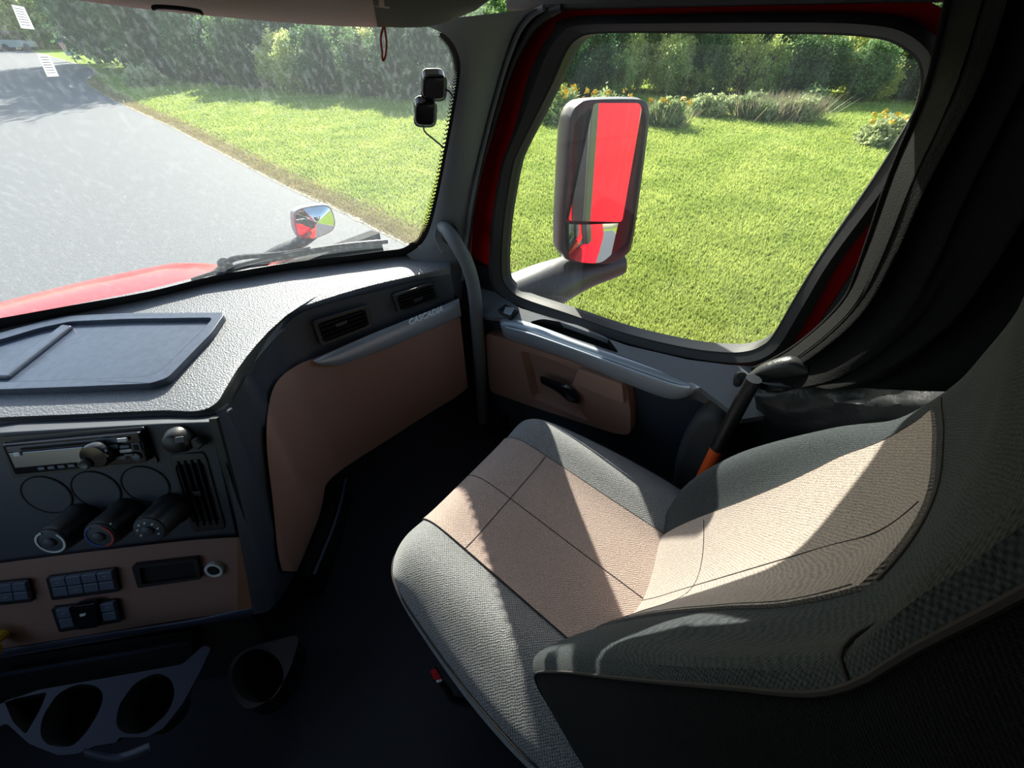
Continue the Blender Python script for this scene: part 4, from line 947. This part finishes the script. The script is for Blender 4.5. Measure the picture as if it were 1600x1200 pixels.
def quick(name, V, Fc, mats, mi=None, parent=None, loc=(0, 0, 0)):
    """numpy mesh: V (n,3), Fc (m,k)"""
    me = bpy.data.meshes.new(name); k = Fc.shape[1]
    me.vertices.add(len(V)); me.vertices.foreach_set('co', V.astype(np.float32).ravel())
    me.loops.add(Fc.size); me.loops.foreach_set('vertex_index', Fc.astype(np.int32).ravel())
    me.polygons.add(len(Fc)); me.polygons.foreach_set('loop_start', np.arange(0, Fc.size, k, dtype=np.int32))
    for m in mats: me.materials.append(m)
    if mi is not None: me.polygons.foreach_set('material_index', mi.astype(np.int32))
    me.update(calc_edges=True)
    return me
def edge_x(y):
    xs = np.array([p.x for p in redge]); ys = np.array([p.y for p in redge]); o = np.argsort(ys[:110]); return np.interp(y, ys[:110][o], xs[:110][o])
def blades(n, gen, h, wk, lean_=.5):
    x, y = gen(n); d = np.hypot(x, y); a = rng.uniform(0, 2*np.pi, len(x)); w = .006+wk*d; hh = h*rng.uniform(.45, 1.2, len(x))
    l = rng.normal(0, lean_, (len(x), 2))*hh[:, None]
    V = np.zeros((len(x), 3, 3)); V[:, 0, 0] = x-np.cos(a)*w; V[:, 0, 1] = y-np.sin(a)*w; V[:, 1, 0] = x+np.cos(a)*w; V[:, 1, 1] = y+np.sin(a)*w
    V[:, 2, 0] = x+l[:, 0]; V[:, 2, 1] = y+l[:, 1]; V[:, 2, 2] = hh; V[:, :2, 2] = -.02
    return V.reshape(-1, 3), np.arange(len(x)*3).reshape(-1, 3)
def lawn_gen(n):
    r = 2.2*np.exp(rng.uniform(0, 1, n)*np.log(34/2.2)); t = rng.uniform(math.radians(-14), math.radians(84), n)
    x = r*np.cos(t); y = r*np.sin(t); e = edge_x(y); k = x > e+.12+.25*rng.random(n)**2; return x[k], y[k]
V, Fc = blades(420000, lawn_gen, .045, .0010)
me = quick('lawn_grass', V, Fc, [M_blade]); o = bpy.data.objects.new('lawn_grass', me); COL.objects.link(o); tag(o, 'bright green mown grass of the lawn', 'grass', kind='stuff')
def verge_gen(n):
    y = 3.0*np.exp(rng.uniform(0, 1, n)*np.log(13)); x = edge_x(y)+.05+np.abs(rng.normal(0, .22, n)); return x, y
V, Fc = blades(45000, verge_gen, .05, .0011, .9)
me = quick('dry_grass', V, Fc, [M_dry]); o = bpy.data.objects.new('dry_grass', me); COL.objects.link(o); tag(o, 'dry straw coloured grass along the road edge', 'grass', kind='stuff')

def leaves(c, n, size, jit=1.0):
    """leaf quads around centres c (k,3)"""
    idx = rng.integers(0, len(c), n); P = c[idx, :3]+rng.normal(0, 1, (n, 3))*c[idx, 3:4]
    a = rng.normal(0, 1, (n, 3)); a /= np.linalg.norm(a, axis=1)[:, None]; b = np.cross(a, rng.normal(0, 1, (n, 3))); b /= np.linalg.norm(b, axis=1)[:, None]
    s = size*rng.uniform(.6, 1.3, n)[:, None]
    V = np.stack([P-a*s, P-b*s*.55, P+a*s, P+b*s*.55], 1).reshape(-1, 3); V[:, 2] = np.maximum(V[:, 2], .01)
    return V, np.arange(n*4).reshape(-1, 4)
def crown_mesh(R, H, nl, size, m, base=.1, clumps=70, sd=.22):
    c = []
    while len(c) < clumps:
        p = rng.uniform(-1, 1, 3)
        if np.linalg.norm(p) < 1 and np.linalg.norm(p) > .45:
            z = (p[2]*.5+.5); c.append((p[0]*R*(1.05-.35*z), p[1]*R*(1.05-.35*z), base+z*(H-base), R*sd*rng.uniform(.6, 1.2)))
    V, Fc = leaves(np.array(c), nl, size); return quick('foliage', V, Fc, [m]), c
def branch_mesh(H, R, c):
    vs, fs = [], []
    def cyl(a, b, r0, r1):
        a = Vector(a); b = Vector(b); d = (b-a).normalized(); s = d.orthogonal().normalized(); t = d.cross(s); k = len(vs)
        for q, r in ((a, r0), (b, r1)):
            for j in range(6): vs.append(q+s*math.cos(j*PI/3)*r+t*math.sin(j*PI/3)*r)
        for j in range(6): fs.append((k+j, k+(j+1) % 6, k+6+(j+1) % 6, k+6+j))
    cyl((0, 0, -.1), (.05*R, 0, H*.45), .035*H**.9, .02*H); cyl((.05*R, 0, H*.45), (0, .05, H*.85), .02*H, .006*H)
    for q in c[::7]: cyl((.03, 0, H*random.uniform(.15, .45)), q[:3], .012*H, .004*H)
    me = bpy.data.meshes.new('trunk'); me.from_pydata([tuple(v) for v in vs], [], fs); me.materials.append(M_bark); return me
KINDS = {'light': [], 'dark': [], 'tall': []}
for i in range(3):
    f, c = crown_mesh(1.7, 4.0, 8000, .105, M_leaf, sd=.15); KINDS['light'].append((f, branch_mesh(4.0, 1.7, c)))
for i in range(2):
    f, c = crown_mesh(2.0, 5.0, 9000, .12, M_leafd, sd=.16); KINDS['dark'].append((f, branch_mesh(5.0, 2.0, c)))
for i in range(2):
    f, c = crown_mesh(2.6, 9.0, 10000, .16, M_leafd, .6, 110, .2); KINDS['tall'].append((f, branch_mesh(9.0, 2.6, c)))
def plant(kind, x, y, sc, label, group, name='tree', cat='tree', mats=None):
    f, t = random.choice(KINDS[kind]); r = bpy.data.objects.new(name, None); COL.objects.link(r); r.location = (x, y, 0); r.rotation_euler = (0, 0, random.uniform(0, 6.28)); r.scale = (sc, sc, sc*random.uniform(.9, 1.12))
    tag(r, label, cat, group)
    for nm, me_ in (('foliage', f), ('trunk', t)):
        if me_ is None: continue
        o_ = bpy.data.objects.new(nm, me_); COL.objects.link(o_); o_.parent = r
    return r
# tree line: along the right of the lawn
def lab(what, az, row, side):
    r_ = ('front row', 'middle row', 'back row')[row]
    if side: w_ = 'behind the door mirror' if az < 62 else 'behind the long shrub bed' if az < 76 else 'at the open lawn end' if az < 92 else 'hidden past the curtain'
    else: w_ = 'by the road bend' if az < 18 else 'left of the white glare streak' if az < 27 else 'beyond the middle of the windshield' if az < 38 else 'behind the windshield sensors'
    return what+' in the '+r_+' '+w_
tl = [(1560, 172), (1430, 167), (1300, 161), (1180, 158), (1060, 157), (940, 156), (830, 158), (720, 160), (600, 157), (500, 152), (420, 145), (340, 137), (280, 127), (235, 116), (205, 106)]
TL = cr([G2(*p) for p in tl], 200); acc = 0; last = TL[0]; nxt = 0; cnt = 0
for i, p in enumerate(TL[1:], 1):
    acc += (p-TL[i-1]).length; d = (TL[min(199, i+1)]-TL[i-1]).normalized(); out = Vector((-d.y, d.x, 0)); out = out if out.dot(p) > 0 else -out
    if acc > nxt:
        az = math.degrees(math.atan2(p.x, p.y)); side = az > 47
        nxt += 1.25 if side else 2.0
        for row in range(3):
            q = p+out*(row*(1.6 if side else 2.0)+random.uniform(.4, 1.6))+d*random.uniform(-.8, .8)
            if side:
                kd = 'light' if random.random() < .72 else 'dark'; plant(kd, q.x, q.y, (.42, .60, .78)[row]*random.uniform(.85, 1.2), lab('small leafy yellow green tree' if kd == 'light' else 'small dark green tree', az, row, True), 'trees behind the side lawn')
            else:
                kd = 'dark' if random.random() < .8 else 'light'
                plant(kd, q.x, q.y, (.55, .68, .8)[row]*random.uniform(.85, 1.15), lab('dark green tree' if kd == 'dark' else 'paler green tree', az, row, False), 'dark trees beyond the windshield')
for (x, y, s) in ((11.5, 44, 1.0), (12.5, 49, 1.0), (10.8, 38, .8), (13, 56, 1.1), (14.5, 40, 1.1), (12, 34, .7)):
    plant('tall', x, y, s, 'tall dark tree beside the road casting shade across the asphalt', 'tall roadside trees')
for (px, py, s) in ((-25, 58, 1.2), (-8, 58, .9), (8, 57, 1.0), (24, 57, .8), (40, 57, .95), (56, 58, .75), (72, 60, .7), (-45, 58, 1.3), (142, 60, 1.0), (156, 62, 1.0)):
    p = G2(px, py); k = 100/p.length; p = p*k
    plant('light', p.x, p.y, s*2.2, 'yellow green tree at the far end of the road', 'trees at the road end')
# bushes on the lawn
def bush(x, y, R, H, n, size, m, label, cat='shrub', name='shrub', flowers=0, plume=0):
    r = bpy.data.objects.new(name, None); COL.objects.link(r); r.location = (x, y, 0); tag(r, label, cat)
    c = [(rng.uniform(-R, R), rng.uniform(-R, R), H*rng.uniform(.05, .8), H*.16) for _ in range(60)]
    c = np.array([q for q in c if math.hypot(q[0], q[1])/R < 1-.5*(q[2]/H)]); V, Fc = leaves(c, n, size)
    o_ = bpy.data.objects.new('foliage', quick('foliage', V, Fc, [m])); COL.objects.link(o_); o_.parent = r
    if flowers:
        cc_ = np.array([(rng.uniform(-R, R)*.9, rng.uniform(-R, R)*.9, H*rng.uniform(.85, 1.12), H*.05) for _ in range(flowers)]); V, Fc = leaves(cc_, flowers*16, .055)
        o_ = bpy.data.objects.new('yellow_flowers', quick('yellow_flowers', V, Fc, [M_petal])); COL.objects.link(o_); o_.parent = r; tag(o_, kind='stuff')
    if plume:
        x_ = rng.normal(0, R*.45, plume); y_ = rng.normal(0, R*.45, plume); hh = H*rng.uniform(.8, 1.25, plume); a = rng.uniform(0, 6.28, plume); w = .02
        lx, ly = rng.normal(0, .22, plume), rng.normal(0, .22, plume)
        V = np.zeros((plume, 3, 3)); V[:, 0, 0] = x_-np.cos(a)*w; V[:, 0, 1] = y_-np.sin(a)*w; V[:, 1, 0] = x_+np.cos(a)*w; V[:, 1, 1] = y_+np.sin(a)*w
        V[:, 2, 0] = x_*1.5+lx; V[:, 2, 1] = y_*1.5+ly; V[:, 2, 2] = hh
        o_ = bpy.data.objects.new('plumes', quick('plumes', V.reshape(-1, 3), np.arange(plume*3).reshape(-1, 3), [M_plume])); COL.objects.link(o_); o_.parent = r; tag(o_, kind='stuff')
    return r
def at_px(px, py, back=0): p = G2(px, py); return (p+p.normalized()*back)
def bpx(x0, x1, yb, yt, **kw):
    p = G2((x0+x1)/2, yb); a, b = G2(x0, yb), G2(x1, yb); R = (a-b).length/2; d = ray((x0+x1)/2, yt); H = CAM_H+d.z*(math.hypot(p.x, p.y)+R*.5)/math.hypot(d.x, d.y)
    q = p+p.normalized()*R*.7; return bush(q.x, q.y, R, max(.3, H), **kw)
bpx(838, 905, 193, 142, n=3500, size=.07, m=M_shrub, flowers=14, label='flowering shrub with yellow blooms left of the door mirror')
bpx(905, 985, 192, 148, n=3000, size=.07, m=M_shrub, flowers=8, label='flowering shrub mostly hidden behind the top of the door mirror')
bpx(1000, 1068, 198, 158, n=3500, size=.07, m=M_shrub, flowers=12, plume=200, label='flowering shrub with yellow blooms just right of the door mirror')
bpx(1070, 1150, 184, 148, n=4500, size=.07, m=M_shrub, label='low grey green shrub, left half of the long bed on the lawn')
bpx(1140, 1215, 187, 148, n=4500, size=.07, m=M_shrub, plume=500, label='low shrub with feathery plumes in the middle of the long bed')
bpx(1200, 1272, 188, 150, n=3500, size=.07, m=M_shrub, plume=900, label='feathery pinkish grass clump at the right end of the long bed')
bpx(1240, 1296, 169, 140, n=4000, size=.09, m=M_shrub, label='round leafy shrub standing behind the long bed')
bpx(1340, 1440, 232, 186, n=5000, size=.07, m=M_shrub, flowers=16, label='leafy shrub with yellow blooms beside the curtain edge')
bpx(205, 260, 135, 105, n=2500, size=.10, m=M_shrub, label='sunlit yellow green shrub at the foot of the dark trees by the road')
# far house, vehicle, sign
hp = G2(114, 60); hp = hp*(105/hp.length); hd_ = hp.normalized(); hs = Vector((hd_.y, -hd_.x, 0))
hb = bpy.data.objects.new('house', None); COL.objects.link(hb); hb.location = hp; tag(hb, 'pale blue grey house half hidden by trees at the end of the road', 'house')
def wpoly(name, pts, back, m, parent): 
    a = [Vector(p) for p in pts]; b = [p+Vector(back) for p in a]; n_ = len(a)
    return mesh(name, a+b, [tuple(range(n_)), tuple(reversed(range(n_, 2*n_)))]+[(i, (i+1) % n_, (i+1) % n_+n_, i+n_) for i in range(n_)], m, parent, smooth=False, raw=False)
Q = lambda a, z, o=0: hp+hs*a-hd_*o+Vector((0, 0, z))
wpoly('wall', [Q(-3, 0), Q(3, 0), Q(3, 3.2), Q(0, 4.4), Q(-3, 3.2)], hd_*8, M_house, hb)
wpoly('roof', [Q(-3.4, 3.0, .3), Q(0, 4.4, .3), Q(0, 4.65, .3), Q(-3.5, 3.25, .3)], hd_*8.6, M_roofsh, hb); wpoly('roof', [Q(3.4, 3.0, .3), Q(0, 4.4, .3), Q(0, 4.65, .3), Q(3.5, 3.25, .3)], hd_*8.6, M_roofsh, hb)
for a in (-2.2, 1.2): wpoly('window', [Q(a, 1.2, .05), Q(a+1, 1.2, .05), Q(a+1, 2.6, .05), Q(a, 2.6, .05)], hd_*.1, M_gloss, hb)
vp = G2(34, 79); vd = Vector((.85, -.5, 0)).normalized(); vu = Vector((0, 0, 1)); vn = Vector((vd.y, -vd.x, 0)); k = vp.length/80
vb = bpy.data.objects.new('small_vehicle', None); COL.objects.link(vb); vb.location = vp; tag(vb, 'small grey vehicle with a dark reddish roof far down the road', 'vehicle')
S_ = lambda a, z, o: vp+vd*a*k+vn*o*k+Vector((0, 0, z*k))
wpoly('body', [S_(-1.4, .3, .7), S_(1.4, .3, .7), S_(1.45, .75, .7), S_(.7, .9, .7), S_(-1.3, .95, .7)], -vn*1.4*k, M_carbody, vb)
wpoly('roof', [S_(-1.1, 1.5, .65), S_(.5, 1.5, .65), S_(.45, 1.62, .65), S_(-1.0, 1.62, .65)], -vn*1.3*k, M_carroof, vb)
wpoly('windshield', [S_(.5, .9, .6), S_(.75, .9, .6), S_(.5, 1.5, .6), S_(.42, 1.5, .6)], -vn*1.2*k, M_gloss, vb)
for a in (-1.15, -.2): 
    for o2 in (.62, -.58): wpoly('roof_post', [S_(a, .9, o2), S_(a+.08, .9, o2), S_(a+.08, 1.5, o2), S_(a, 1.5, o2)], -vn*.06*k, M_black, vb)
for a in (-.9, .95):
    for o2 in (.72, -.62):
        cc2 = S_(a, .3, o2); vs_ = [cc2+(vd*math.cos(t)+vu*math.sin(t))*.3*k for t in [2*PI*i/16 for i in range(16)]]; wpoly('wheel', vs_, -vn*.15*k, M_black, vb)
sp0 = G2(118, 96); sd_ = ray(118, 96); sr = Vector((sd_.y, -sd_.x, 0)).normalized(); kk = sp0.length/600*1.0
sgn = bpy.data.objects.new('yard_sign', None); COL.objects.link(sgn); sgn.location = sp0; tag(sgn, 'blue and pink banner on a thin post at the road edge', 'sign')
U = lambda a, z: sp0+sr*a+Vector((0, 0, z))
wpoly('post', [U(-.03, -.05), U(.03, -.05), U(.03, 1.6), U(-.03, 1.6)], (.04, .04, 0), M_black, sgn)
wpoly('banner_top', [U(-.45, 1.3), U(.35, 1.3), U(.3, 1.75), U(-.5, 1.75)], (.03, .03, 0), M_banner1, sgn)
wpoly('banner_middle', [U(-.40, .8), U(.38, .8), U(.35, 1.3), U(-.45, 1.3)], (.03, .03, 0), M_banner2, sgn)
wpoly('banner_bottom', [U(-.36, .4), U(.4, .4), U(.38, .8), U(-.40, .8)], (.03, .03, 0), M_house, sgn)
